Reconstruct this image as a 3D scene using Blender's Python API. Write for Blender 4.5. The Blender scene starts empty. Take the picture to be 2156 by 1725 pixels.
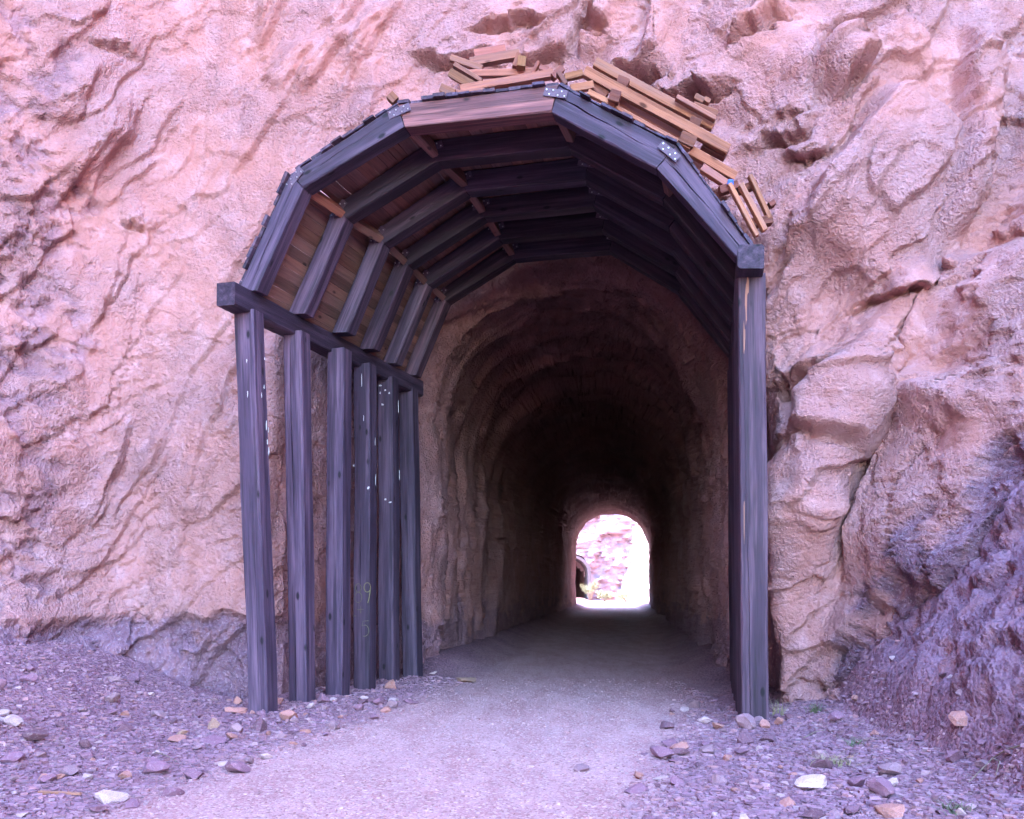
import bpy, bmesh, math, random
import numpy as np
from mathutils import Matrix, Vector

random.seed(11)
scene = bpy.context.scene
COL = scene.collection

# ------------------------------------------------------------------ camera, sky, sun, exposure
F, CX, HY, CH = 2100.0, 1078.0, 1250.0, 1.6      # focal length and horizon of the photo (2156 px wide), eye height
cam_d = bpy.data.cameras.new('camera')
cam = bpy.data.objects.new('camera', cam_d); COL.objects.link(cam)
cam.location = (0, 0, CH); cam.rotation_euler = (math.pi/2, 0, 0)
cam_d.sensor_width = 36.0; cam_d.lens = 36.0*F/2156.0
cam_d.shift_y = (HY-862.5)/2156.0
cam_d.clip_start = 0.1; cam_d.clip_end = 3000
scene.camera = cam

SUN_EL, SUN_AZ = math.radians(57), math.radians(-66)      # azimuth from +Y towards +X
world = bpy.data.worlds.new('World'); scene.world = world; world.use_nodes = True
wn = world.node_tree.nodes; wl = world.node_tree.links
for n in list(wn): wn.remove(n)
sky = wn.new('ShaderNodeTexSky'); sky.sky_type = 'NISHITA'; sky.sun_disc = False
sky.sun_elevation = SUN_EL; sky.sun_rotation = SUN_AZ
sky.air_density = 1.0; sky.dust_density = 0.0; sky.ozone_density = 4.0
bg = wn.new('ShaderNodeBackground'); bg.inputs['Strength'].default_value = 0.15
wo = wn.new('ShaderNodeOutputWorld')
wl.new(sky.outputs[0], bg.inputs['Color']); wl.new(bg.outputs[0], wo.inputs['Surface'])

sun_d = bpy.data.lights.new('sun', 'SUN'); sun_d.energy = 2.5; sun_d.angle = math.radians(0.5)
sun_d.color = (1.0, 0.95, 0.88)
sun = bpy.data.objects.new('sun', sun_d); COL.objects.link(sun)
sdir = Vector((math.sin(SUN_AZ)*math.cos(SUN_EL), math.cos(SUN_AZ)*math.cos(SUN_EL), math.sin(SUN_EL)))
sun.rotation_euler = sdir.to_track_quat('Z', 'Y').to_euler()
sun.location = (0, 0, 60)

vs = scene.view_settings
vs.view_transform = 'Standard'; vs.look = 'None'; vs.exposure = 4.95; vs.gamma = 1.0
scene.render.engine = 'CYCLES'
cy = scene.cycles
cy.use_denoising = True
cy.max_bounces = 7; cy.diffuse_bounces = 6; cy.glossy_bounces = 2; cy.transmission_bounces = 0
cy.sample_clamp_indirect = 8.0; cy.use_adaptive_sampling = True; cy.adaptive_threshold = .02

# ------------------------------------------------------------------ numeric helpers
def wpt(px, py, Y):
    return Vector(((px-CX)*Y/F, Y, CH+(HY-py)*Y/F))

def _h(ix, iy, iz, s):
    n = (ix.astype(np.uint32)*np.uint32(374761393) + iy.astype(np.uint32)*np.uint32(668265263)
         + iz.astype(np.uint32)*np.uint32(2246822519) + np.uint32((s*3266489917) & 0xffffffff))
    n = (n ^ (n >> np.uint32(15)))*np.uint32(2246822519)
    n = (n ^ (n >> np.uint32(13)))*np.uint32(3266489917)
    return n ^ (n >> np.uint32(16))

def gnoise(P, s=0):
    Pi = np.floor(P); f = (P-Pi).astype(np.float32); Pi = Pi.astype(np.int64)
    u = f*f*f*(f*(f*6-15)+10)
    out = np.zeros(len(P), np.float32)
    for dx in (0, 1):
        wx = u[:, 0] if dx else 1-u[:, 0]
        for dy in (0, 1):
            wy = u[:, 1] if dy else 1-u[:, 1]
            for dz in (0, 1):
                wz = u[:, 2] if dz else 1-u[:, 2]
                h = _h(Pi[:, 0]+dx, Pi[:, 1]+dy, Pi[:, 2]+dz, s)
                g = (((h & np.uint32(255)).astype(np.float32)/127.5-1)*(f[:, 0]-dx)
                     + (((h >> np.uint32(8)) & np.uint32(255)).astype(np.float32)/127.5-1)*(f[:, 1]-dy)
                     + (((h >> np.uint32(16)) & np.uint32(255)).astype(np.float32)/127.5-1)*(f[:, 2]-dz))
                out += wx*wy*wz*g
    return out*1.4

def fbm(P, octv=4, s=0, gain=.5):
    a, tot, o = 1.0, np.zeros(len(P), np.float32), 0
    for k in range(octv):
        tot += a*gnoise(P*(2.03**k)+17.3*k, s+k); a *= gain
    return tot

def plates(Q, s=0):
    """cellular plates: nearest and second distance, three random numbers and the offset to the nearest cell centre"""
    Pi = np.floor(Q); f = (Q-Pi).astype(np.float32); Pi = Pi.astype(np.int64)
    n = len(Q)
    d1 = np.full(n, 9, np.float32); d2 = np.full(n, 9, np.float32)
    hid = np.zeros(n, np.uint32); dl = np.zeros((n, 3), np.float32)
    for dx in (-1, 0, 1):
        for dy in (-1, 0, 1):
            for dz in (-1, 0, 1):
                h = _h(Pi[:, 0]+dx, Pi[:, 1]+dy, Pi[:, 2]+dz, s)
                c = np.stack([(h & np.uint32(1023)).astype(np.float32)/1023+dx,
                              ((h >> np.uint32(10)) & np.uint32(1023)).astype(np.float32)/1023+dy,
                              ((h >> np.uint32(20)) & np.uint32(1023)).astype(np.float32)/1023+dz], 1)
                v = f-c; d = np.sqrt((v*v).sum(1))
                m = d < d1
                d2 = np.where(m, d1, np.minimum(d2, d))
                d1 = np.where(m, d, d1); hid = np.where(m, h, hid)
                dl[m] = v[m]
    h2 = _h(hid.astype(np.int64), hid.astype(np.int64) >> 3, hid.astype(np.int64) >> 7, s+5)
    r = [((h2 >> np.uint32(k)) & np.uint32(1023)).astype(np.float32)/1023 for k in (0, 10, 20)]
    return d1, d2, r, dl

def sstep(a, b, x):
    t = np.clip((x-a)/(b-a), 0, 1); return t*t*(3-2*t)

def grid_faces(nu, nv):
    i, j = np.meshgrid(np.arange(nu-1), np.arange(nv-1), indexing='ij')
    a = (i*nv+j).ravel()
    return np.stack([a, a+nv, a+nv+1, a+1], 1)

def np_mesh(name, V, Fq, smooth=True):
    me = bpy.data.meshes.new(name)
    V = np.asarray(V, np.float32); Fq = np.asarray(Fq, np.int32); k = Fq.shape[1]
    me.vertices.add(len(V)); me.vertices.foreach_set('co', V.ravel())
    me.loops.add(Fq.size); me.loops.foreach_set('vertex_index', Fq.ravel())
    me.polygons.add(len(Fq)); me.polygons.foreach_set('loop_start', np.arange(0, Fq.size, k, dtype=np.int32))
    me.update(calc_edges=True)
    if smooth: me.polygons.foreach_set('use_smooth', np.ones(len(Fq), bool))
    else: me.polygons.foreach_set('use_smooth', np.zeros(len(Fq), bool))
    me.validate(); me.update()
    return me

def fattr(me, name, vals):
    a = me.attributes.new(name, 'FLOAT', 'POINT'); a.data.foreach_set('value', np.asarray(vals, np.float32))

def grid_normals(P):
    du = np.gradient(P, axis=0); dv = np.gradient(P, axis=1)
    n = np.cross(du, dv); l = np.linalg.norm(n, axis=2, keepdims=True)
    return n/np.maximum(l, 1e-9)

# ------------------------------------------------------------------ object helpers
W = {}
def link(name, me, M=None, parent=None, mat=None, color=None):
    o = bpy.data.objects.new(name, me); COL.objects.link(o)
    M = Matrix.Identity(4) if M is None else M
    W[o] = M.copy()
    if parent is not None:
        o.parent = parent; o.matrix_basis = W[parent].inverted() @ M
    else:
        o.matrix_basis = M
    if mat is not None and me is not None and len(me.materials) == 0: me.materials.append(mat)
    if color is not None: o.color = (*color, 1)
    return o

def tag(o, label=None, cat=None, group=None, kind=None):
    if label: o['label'] = label
    if cat: o['category'] = cat
    if group: o['group'] = group
    if kind: o['kind'] = kind
    return o

# ------------------------------------------------------------------ materials
def new_mat(name):
    m = bpy.data.materials.new(name); m.use_nodes = True
    nt = m.node_tree
    b = nt.nodes['Principled BSDF']
    return m, nt, b
def N(nt, t, **kw):
    n = nt.nodes.new(t)
    for k, v in kw.items():
        if k in n.inputs: n.inputs[k].default_value = v
        else: setattr(n, k, v)
    return n
def ramp(nt, stops):
    r = nt.nodes.new('ShaderNodeValToRGB'); e = r.color_ramp.elements
    while len(e) > 1: e.remove(e[-1])
    e[0].position = stops[0][0]; e[0].color = (*stops[0][1], 1) if len(stops[0][1]) == 3 else stops[0][1]
    for p, c in stops[1:]:
        x = e.new(p); x.color = (*c, 1)
    return r
def mix(nt, fac, a, b, mode='MIX'):
    m = nt.nodes.new('ShaderNodeMix'); m.data_type = 'RGBA'; m.blend_type = mode
    L = nt.links
    for s, v in (('Factor', fac), ('A', a), ('B', b)):
        i = [x for x in m.inputs if x.name == s and (x.type == 'RGBA' if s in 'AB' else x.type == 'VALUE')][0]
        if hasattr(v, 'node'): L.new(v, i)
        else: i.default_value = v if s == 'Factor' else (*v, 1)
    return [x for x in m.outputs if x.type == 'RGBA'][0]
def math_n(nt, op, a, b=None, c=None):
    m = nt.nodes.new('ShaderNodeMath'); m.operation = op
    for k, v in enumerate((a, b, c)):
        if v is None: continue
        if hasattr(v, 'node'): nt.links.new(v, m.inputs[k])
        else: m.inputs[k].default_value = v
    return m.outputs[0]
def scaled(nt, vec, s, rot=(0, 0, 0)):
    mp = nt.nodes.new('ShaderNodeMapping'); mp.inputs['Scale'].default_value = s; mp.inputs['Rotation'].default_value = rot
    nt.links.new(vec, mp.inputs['Vector']); return mp.outputs[0]
def noise(nt, vec, sc, det=4, rough=.55, dist=0):
    n = nt.nodes.new('ShaderNodeTexNoise'); n.inputs['Scale'].default_value = sc
    n.inputs['Detail'].default_value = det; n.inputs['Roughness'].default_value = rough
    n.inputs['Distortion'].default_value = dist
    nt.links.new(vec, n.inputs['Vector']); return n.outputs['Fac']
def bump(nt, bsdf, h, dist, strength=1.0, prev=None):
    b = nt.nodes.new('ShaderNodeBump'); b.inputs['Distance'].default_value = dist; b.inputs['Strength'].default_value = strength
    nt.links.new(h, b.inputs['Height'])
    if prev is not None: nt.links.new(prev, b.inputs['Normal'])
    nt.links.new(b.outputs[0], bsdf.inputs['Normal']); return b.outputs[0]

SHOT_A, SHOT_B, SHOT_C = (0.40, 0.186, 0.170), (0.455, 0.238, 0.234), (0.385, 0.166, 0.140)
RAW_A, RAW_B, RAW_C = (0.16, 0.082, 0.115), (0.24, 0.130, 0.168), (0.30, 0.135, 0.135)
def rock_material():
    m, nt, b = new_mat('shotcrete_rock'); L = nt.links
    tc = nt.nodes.new('ShaderNodeTexCoord').outputs['Object']
    at = nt.nodes.new('ShaderNodeAttribute'); at.attribute_name = 'raw'; raw = at.outputs['Fac']
    n1 = noise(nt, tc, .6, 4, .6, .4); n2 = noise(nt, scaled(nt, tc, (1, 1, .6), (0, .5, 0)), 3.2, 5, .65, .3)
    n3 = noise(nt, tc, 24, 3, .6)
    r1 = ramp(nt, [(.32, SHOT_C), (.5, SHOT_A), (.68, SHOT_B)]); L.new(n1, r1.inputs[0])
    c = mix(nt, math_n(nt, 'MULTIPLY', ramp_fac(nt, n2, .45, .75), .55), r1.outputs[0], (0.54, 0.315, 0.315))
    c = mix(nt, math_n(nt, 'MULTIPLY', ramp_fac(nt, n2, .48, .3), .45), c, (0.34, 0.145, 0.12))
    r2 = ramp(nt, [(.3, RAW_A), (.55, RAW_B), (.72, RAW_C)]); L.new(n2, r2.inputs[0])
    cr = mix(nt, ramp_fac(nt, n3, .52, .75), r2.outputs[0], (0.38, 0.25, 0.28))
    col = mix(nt, raw, c, cr)
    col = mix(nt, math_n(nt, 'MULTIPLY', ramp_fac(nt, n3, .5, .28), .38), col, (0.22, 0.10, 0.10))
    so = nt.nodes.new('ShaderNodeAttribute'); so.attribute_name = 'bore_dark'
    col = mix(nt, so.outputs['Fac'], col, (0.12, 0.052, 0.046))  # darker brown rock colour inside the bore
    L.new(col, b.inputs['Base Color']); b.inputs['Roughness'].default_value = .93
    b.inputs['Specular IOR Level'].default_value = .25
    hb = math_n(nt, 'ADD', math_n(nt, 'MULTIPLY', n3, math_n(nt, 'ADD', .35, math_n(nt, 'MULTIPLY', ramp_fac(nt, n1, .35, .62), .9))), math_n(nt, 'MULTIPLY', math_n(nt, 'MULTIPLY', n2, 1.2), raw))
    bump(nt, b, hb, .085, 1.0)
    return m
def ramp_fac(nt, v, a, b):
    mr = nt.nodes.new('ShaderNodeMapRange'); mr.inputs['From Min'].default_value = a; mr.inputs['From Max'].default_value = b
    mr.interpolation_type = 'SMOOTHSTEP'
    if a > b:
        mr.inputs['From Min'].default_value = b; mr.inputs['From Max'].default_value = a
        mr.inputs['To Min'].default_value = 1; mr.inputs['To Max'].default_value = 0
    nt.links.new(v, mr.inputs['Value']); return mr.outputs[0]

def ground_material():
    m, nt, b = new_mat('gravel_ground'); L = nt.links
    tc = nt.nodes.new('ShaderNodeTexCoord').outputs['Object']
    at = nt.nodes.new('ShaderNodeAttribute'); at.attribute_name = 'trail'; tr = at.outputs['Fac']
    n1 = noise(nt, tc, .8, 5, .6, .3); n2 = noise(nt, tc, 55, 3, .7)
    vo = nt.nodes.new('ShaderNodeTexVoronoi'); vo.inputs['Scale'].default_value = 48; L.new(tc, vo.inputs['Vector'])
    vo2 = nt.nodes.new('ShaderNodeTexVoronoi'); vo2.inputs['Scale'].default_value = 21; L.new(tc, vo2.inputs['Vector'])
    sep = nt.nodes.new('ShaderNodeSeparateColor'); L.new(vo.outputs['Color'], sep.inputs[0])
    sep2 = nt.nodes.new('ShaderNodeSeparateColor'); L.new(vo2.outputs['Color'], sep2.inputs[0])
    n1t = noise(nt, scaled(nt, tc, (1.5, .35, 1), (0, 0, -.2)), 1.6, 5, .65, .4)
    tcol = mix(nt, ramp_fac(nt, n1t, .36, .64), (0.41, 0.205, 0.200), (0.50, 0.278, 0.268))
    tcol = mix(nt, ramp_fac(nt, sep.outputs[0], .66, 1.0), tcol, (0.60, 0.40, 0.37))
    tcol = mix(nt, ramp_fac(nt, sep.outputs[1], .78, 1.0), tcol, (0.26, 0.13, 0.115))
    vcol = mix(nt, ramp_fac(nt, n1, .3, .7), (0.215, 0.105, 0.135), (0.295, 0.152, 0.180))
    vcol = mix(nt, ramp_fac(nt, sep2.outputs[0], .7, 1.0), vcol, (0.36, 0.185, 0.20))
    vcol = mix(nt, ramp_fac(nt, sep.outputs[1], .6, 1.0), vcol, (0.13, 0.055, 0.07))
    ar = nt.nodes.new('ShaderNodeAttribute'); ar.attribute_name = 'raw'
    rc = ramp(nt, [(.3, RAW_A), (.52, RAW_B), (.7, RAW_C)]); L.new(noise(nt, tc, 2.4, 6, .7, .4), rc.inputs[0])
    vcol = mix(nt, math_n(nt, 'MULTIPLY', ar.outputs['Fac'], .95), vcol, rc.outputs[0])
    col = mix(nt, tr, vcol, tcol)
    L.new(col, b.inputs['Base Color']); b.inputs['Roughness'].default_value = .95
    b.inputs['Specular IOR Level'].default_value = .2
    h = math_n(nt, 'SUBTRACT', math_n(nt, 'MULTIPLY', n2, .5), math_n(nt, 'MULTIPLY', vo.outputs['Distance'], .6))
    h = math_n(nt, 'SUBTRACT', h, math_n(nt, 'MULTIPLY', math_n(nt, 'MULTIPLY', vo2.outputs['Distance'], 1.6), math_n(nt, 'SUBTRACT', 1.0, math_n(nt, 'MULTIPLY', tr, .75))))
    bump(nt, b, h, .02, .9)
    return m

def wood_material(name, light, dark, worn, wear=.35, rough=.62, spec=.4):
    """timber; grain runs along local Z; the object colour tints it"""
    m, nt, b = new_mat(name); L = nt.links
    tc = nt.nodes.new('ShaderNodeTexCoord').outputs['Object']
    oi = nt.nodes.new('ShaderNodeObjectInfo')
    ad = nt.nodes.new('ShaderNodeVectorMath'); ad.operation = 'ADD'
    sc = nt.nodes.new('ShaderNodeVectorMath'); sc.operation = 'SCALE'; sc.inputs[0].default_value = (37, 23, 51)
    L.new(oi.outputs['Random'], sc.inputs['Scale']); L.new(tc, ad.inputs[0]); L.new(sc.outputs[0], ad.inputs[1])
    v = ad.outputs[0]
    g1 = noise(nt, scaled(nt, v, (26, 26, .9)), 1, 6, .65, .25)
    g2 = noise(nt, scaled(nt, v, (90, 90, 2.2)), 1, 3, .6)
    big = noise(nt, scaled(nt, v, (11, 11, .45)), 1, 4, .65)
    r = ramp(nt, [(.3, dark), (.52, light), (.75, tuple(min(1, x*1.25) for x in light))]); L.new(g1, r.inputs[0])
    c = mix(nt, math_n(nt, 'MULTIPLY', ramp_fac(nt, big, .42, .72), wear), r.outputs[0], worn)
    c = mix(nt, math_n(nt, 'MULTIPLY', ramp_fac(nt, g2, .5, .25), .45), c, tuple(x*.4 for x in dark))
    # knots
    vo = nt.nodes.new('ShaderNodeTexVoronoi'); vo.inputs['Scale'].default_value = 1; L.new(scaled(nt, v, (4.2, 4.2, 1.9)), vo.inputs['Vector'])
    c = mix(nt, ramp_fac(nt, vo.outputs['Distance'], .15, .06), c, tuple(x*.45 for x in dark))
    c = mix(nt, 1.0, c, oi.outputs['Color'], 'MULTIPLY')
    L.new(c, b.inputs['Base Color']); b.inputs['Specular IOR Level'].default_value = spec
    rr = nt.nodes.new('ShaderNodeMapRange'); L.new(g1, rr.inputs['Value'])
    rr.inputs['To Min'].default_value = rough-.12; rr.inputs['To Max'].default_value = rough+.2
    L.new(rr.outputs[0], b.inputs['Roughness'])
    h = math_n(nt, 'ADD', math_n(nt, 'MULTIPLY', g1, 1.2), math_n(nt, 'MULTIPLY', g2, .5))
    bump(nt, b, h, .008, .8)
    return m

def plain_mat(name, col, rough=.6, metal=0, var=.25, sc=20, use_obj=False, spec=.4, bd=.004):
    m, nt, b = new_mat(name); L = nt.links
    tc = nt.nodes.new('ShaderNodeTexCoord').outputs['Object']
    n = noise(nt, tc, sc, 5, .65)
    if use_obj:
        base = nt.nodes.new('ShaderNodeObjectInfo').outputs['Color']
        c = mix(nt, math_n(nt, 'MULTIPLY', ramp_fac(nt, n, .35, .7), var), base, (.1, .06, .06))
        n2 = noise(nt, tc, sc*.4, 3, .6)
        c = mix(nt, math_n(nt, 'MULTIPLY', ramp_fac(nt, n2, .52, .75), var), c, (.5, .36, .34))
    else:
        c = mix(nt, math_n(nt, 'MULTIPLY', ramp_fac(nt, n, .35, .7), var), col, tuple(x*.35 for x in col))
    L.new(c, b.inputs['Base Color']); b.inputs['Roughness'].default_value = rough; b.inputs['Metallic'].default_value = metal
    b.inputs['Specular IOR Level'].default_value = spec
    bump(nt, b, n, bd, .8)
    return m

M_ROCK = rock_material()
M_GROUND = ground_material()
M_TIMBER = wood_material('creosoted_timber', (0.041, 0.0235, 0.041), (0.015, 0.009, 0.015), (0.130, 0.078, 0.112), .75, .62, .3)
M_CRIB = wood_material('crib_timber', (0.29, 0.140, 0.092), (0.16, 0.068, 0.045), (0.22, 0.135, 0.13), .85, .78, .2)
M_LAG = wood_material('lagging_timber', (0.20, 0.095, 0.075), (0.11, 0.052, 0.045), (0.22, 0.125, 0.10), .5, .7, .3)
M_STEEL = plain_mat('plate_steel', (0.115, 0.075, 0.105), .65, .0, .5, 30)
M_BOLT = plain_mat('bolt_steel', (0.62, 0.60, 0.60), .3, .8, .2, 60)
M_STONE = plain_mat('stone', (.3, .2, .2), .9, 0, .45, 18, True, .25, .012)
M_CHALK = plain_mat('chalk', (.20, .17, .085), .95, 0, .9, 130)
M_CHALK2 = plain_mat('faint_chalk', (.17, .145, .095), .95, 0, .9, 130)
M_PAINT = plain_mat('white_paint', (.62, .58, .55), .8, 0, .35, 90)
M_GRASS = plain_mat('dry_grass', (.34, .27, .13), .8, 0, .4, 30)
M_GREEN = plain_mat('green_grass', (.13, .15, .07), .8, 0, .4, 30)
M_SHRUB = plain_mat('shrub_leaf', (.15, .14, .07), .7, 0, .4, 8)
M_TWIG = plain_mat('twig', (.24, .17, .12), .85, 0, .4, 30)
M_BLUE = plain_mat('blue_plastic', (.05, .16, .5), .35, 0, .1, 30)

# ------------------------------------------------------------------ cliff with the bore running through the hill
def smin(a, b, k):
    h = np.clip(.5+.5*(b-a)/k, 0, 1); return b*(1-h)+a*h-k*h*(1-h)

def cliff_Y(X, Z):
    Zc = np.maximum(Z, -1)
    front = np.interp(X, [-60, -8, -3.6, 0, 2.2, 3.3, 3.9, 6, 60], [15.5, 14.9, 14.6, 14.35, 13.7, 13.0, 12.75, 12.6, 12.0]) + .10*np.minimum(Zc, 12)+.22*np.maximum(Zc-12, 0)
    dl_ = -X-6.4-.02*Zc
    left = 14.6-1.05*dl_-3.4*np.maximum(0, dl_-1.25)  # out of view the wall turns in, shaped to block sky light
    left = left-1.9*np.exp(-((X+6.7)/.9)**2-((Z-.7)/1.15)**2)-.9*np.exp(-((X+7.0)/.6)**2-((Z-3.6)/1.2)**2)
    left = np.maximum(left, -60+.3*Zc)
    right = 12.4-3.6*(X-(3.86+.38*Zc))
    right = np.maximum(right, -60+.3*Zc)
    y = smin(smin(front, left, .8), right, .7)
    # bulges of the right-hand face
    y = y-.55*np.exp(-((X-3.75-.25*(Z-3))/.7)**2-((Z-3.2)/1.5)**2)
    y = y-.45*np.exp(-((X-5.2)/.9)**2-((Z-6.6)/1.3)**2)
    y = y-.35*np.exp(-((X-4.2)/.7)**2-((Z-8.2)/.9)**2)
    y = y+.35*np.exp(-((X-3.6)/.35)**2-((Z-4.6)/.8)**2)
    return y

NT = 1400
t = np.linspace(0, 1, NT)
def arch(t, XL, XR, zf, zs, zc, tl=.33, pw=2.15):
    """contour: left foot, left wall, superelliptic vault, right wall"""
    X = np.empty_like(t); Z = np.empty_like(t)
    a = t < tl; c = t > 1-tl; b = ~(a | c)
    X[a] = XL; Z[a] = zf+(zs-zf)*t[a]/tl
    X[c] = XR; Z[c] = zf+(zs-zf)*(1-t[c])/tl
    th = math.pi*(1-(t[b]-tl)/(1-2*tl))
    cs, sn = np.cos(th), np.sin(th)
    X[b] = (XL+XR)/2+(XR-XL)/2*np.sign(cs)*np.abs(cs)**(2/pw); Z[b] = zs+(zc-zs)*np.abs(sn)**(2/pw)
    return X, Z
def bigbox(t, tl=.33):
    X = np.empty_like(t); Z = np.empty_like(t)
    a = t < tl; c = t > 1-tl; b = ~(a | c)
    X[a] = -46; Z[a] = -2.5+46.5*t[a]/tl
    X[c] = 46; Z[c] = -2.5+46.5*(1-t[c])/tl
    X[b] = -46+92*(t[b]-tl)/(1-2*tl); Z[b] = 44
    return X, Z
def floor_z(Y):
    return np.interp(Y, [-200, 12, 77, 115, 400], [0, 0, .42, .80, 1.5])

rows = []
# bore, from the exit to the inner end of the timbering
ys = [19.3]; st = .035
while ys[-1] < 79: ys.append(ys[-1]+st); st = min(st*1.03, .7)
ys = np.array(ys[::-1]); ys = ys[ys <= 78.3]
for y in ys:
    c = 1.22+.1125*(y-19.3); zf = float(floor_z(y))
    hw = 2.88
    X, Z = arch(t, c-hw, c+hw, zf-.7, zf+4.5, zf+7.35)
    rows.append(np.stack([X, np.full(NT, y), Z], 1))
n_bore = len(rows)
Xh, Zh = arch(t, -3.62, 3.47, -.7, 5.15, 8.32, pw=2.0)
Xh = Xh+np.where(Zh > 5, .0, 0)
hole = np.stack([Xh, cliff_Y(Xh, Zh), Zh], 1)
inner = rows[-1]
Xk, Zk = arch(t, -2.42, 4.42, -.7, 5.1, 8.30, pw=2.0)
pocket = np.stack([Xk, np.full(NT, 18.35), Zk], 1)
for k in range(1, 26):
    f = k/26; rows.append(inner*(1-f)+pocket*f)
nm = 100
for k in range(0, nm):
    f = k/nm; rows.append(pocket*(1-f)+hole*f)
n_mouth = len(rows)
Xo, Zo = bigbox(t)
w, dw = 0.0, .0205/42
ws = []
while w < 1:
    ws.append(w); w += dw
    if w*42 > 4.4: dw = min(dw*1.06, .02)
ws.append(1.0)
for w in ws:
    X = Xh*(1-w)+Xo*w; Z = Zh*(1-w)+Zo*w
    rows.append(np.stack([X, cliff_Y(X, Z), Z], 1))
P = np.array(rows)                                   # (rings, NT, 3)
# round the lip
for it in range(14):
    a, b = n_mouth-14, n_mouth+14
    P[a:b] = .25*P[a-1:b-1]+.5*P[a:b]+.25*P[a+1:b+1]
nr = len(P)
nrm = grid_normals(P)
# make the normals point into the open (towards the bore axis / the viewer)
if nrm[-40, NT//6][1] > 0: nrm = -nrm
Q = P.reshape(-1, 3)
inside = np.repeat((np.arange(nr) < n_mouth-10).astype(np.float32), NT)
near = np.repeat(np.clip((np.arange(nr)-(n_mouth-60))/60, 0, 1).astype(np.float32), NT)
X, Y, Z = Q[:, 0].copy(), Q[:, 1].copy(), Q[:, 2].copy()
# raw (uncoated) rock: foot of the walls, left outcrop, lower right slope, foot of the bore
nz = fbm(Q*np.array([.9, .9, .9]), 4, 40)
nz2 = fbm(Q*np.array([2.6, 2.6, 2.6]), 4, 44)
raw_l = sstep(-.10, .10, (1.22+.10*nz+.16*nz2)-Z)*(X < 1)
raw_r = sstep(-.12, .12, (.85+1.45*(X-4.1)+.55*nz+.35*nz2)-Z)*(X > 1)
raw_o = sstep(.0, .45, (-6.35-X)+.55*nz+.3*nz2)*(.55*sstep(-.1, .35, nz2))
raw_b = sstep(-.2, .2, (1.15+.7*nz+.4*nz2)-Z)
raw = np.where(inside > .5, np.maximum(.8*raw_b, .12+.3*nz2), np.maximum(np.maximum(raw_l, raw_r), raw_o)).astype(np.float32)
blocky = np.clip(np.maximum(raw*.9, np.maximum(.45*sstep(-6.2, -6.9, X), .8*sstep(.2, 1.2, X-(4.2+.42*Z)))), 0, 1)*(1-inside)+inside*(.06+.25*raw)

def shear(Q, ang, along, across, dep):
    """coordinates stretched along a direction leaning ang from the vertical in the X-Z plane"""
    c, s = math.cos(ang), math.sin(ang)
    a = Q[:, 0]*s+Q[:, 2]*c; b = Q[:, 0]*c-Q[:, 2]*s
    return np.stack([b*across, Q[:, 1]*dep, a*along], 1)

warp = np.stack([fbm(Q*.7, 3, 1), fbm(Q*.7, 3, 2), fbm(Q*.7, 3, 3)], 1)
warp2 = np.stack([fbm(Q*2.4, 3, 4), fbm(Q*2.4, 3, 5), fbm(Q*2.4, 3, 6)], 1)
Qw = Q+.16*warp+.05*warp2
rgt = sstep(2.5, 4.5, X)
lft = 1-sstep(-1.5, 1.0, X)
disp = .26*fbm(shear(Q, .5, .20, .42, .35), 3, 10)+.07*lft*fbm(shear(Q, .42, .35, 1.3, .6), 3, 12)
crk = np.zeros(len(Q), np.float32)
def shingles(Qs, s_, off, tx, tz, edge):
    """overlapping flakes: each rises to the lower right and ends there in a sharp step"""
    d1, d2, r, dl = plates(Qs, s_)
    e = sstep(.0, edge, d2-d1)
    crk[:] = np.maximum(crk, (1-sstep(.0, .5*edge+.012, d2-d1))*(r[1] > .35)*min(1, off*8))
    return ((r[0]-.5)*off+dl[:, 0]*tx*(.35+r[1])-dl[:, 2]*tz*(.2+r[2]))*(.45+.55*e)
big = shingles(shear(Qw, .42, .34, .85, .7), 20, .22, .26, .24, .022)
disp += big*(.42+.35*blocky+.12*rgt-.20*lft)*(1-.35*inside)
med = shingles(shear(Qw+.05*warp2, .52, .80, 2.0, 1.4), 21, .06, .13, .12, .03)
disp += med*(.40+.8*blocky-.16*lft+.35*rgt)*(1-.3*inside)
patch = sstep(-.1, .35, fbm(Q*.9, 3, 25))
disp -= .06*crk*(.2+.6*blocky+.25*rgt+.4*patch)*sstep(-.25, .25, fbm(Q*1.3, 3, 26))
sml = shingles(shear(Qw+.04*warp2, .6, 2.6, 4.4, 4), 22, .025, .05, .05, .06)
disp += sml*(.10+.55*patch+.55*blocky+.25*rgt)
chip = shingles(shear(Qw+.02*warp2, .45, 7, 10, 9), 23, .03, .025, .03, .08)
disp += chip*(.40*blocky)*(1-.5*inside)
disp += .012*fbm(Q*6, 3, 31)+.020*fbm(Q*14, 2, 33)*(.5+.9*patch)
disp -= .10*raw*(1-inside)
# rounds of blasting inside the bore
dep = Y+.35*fbm(Q*np.array([.5, .3, .5]), 3, 50)
ringf = (dep/1.9) % 1.0
disp += inside*(.20*(ringf-.5)+.10*fbm(np.stack([X*.5, dep*2.2, Z*.5], 1), 4, 51))
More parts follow.
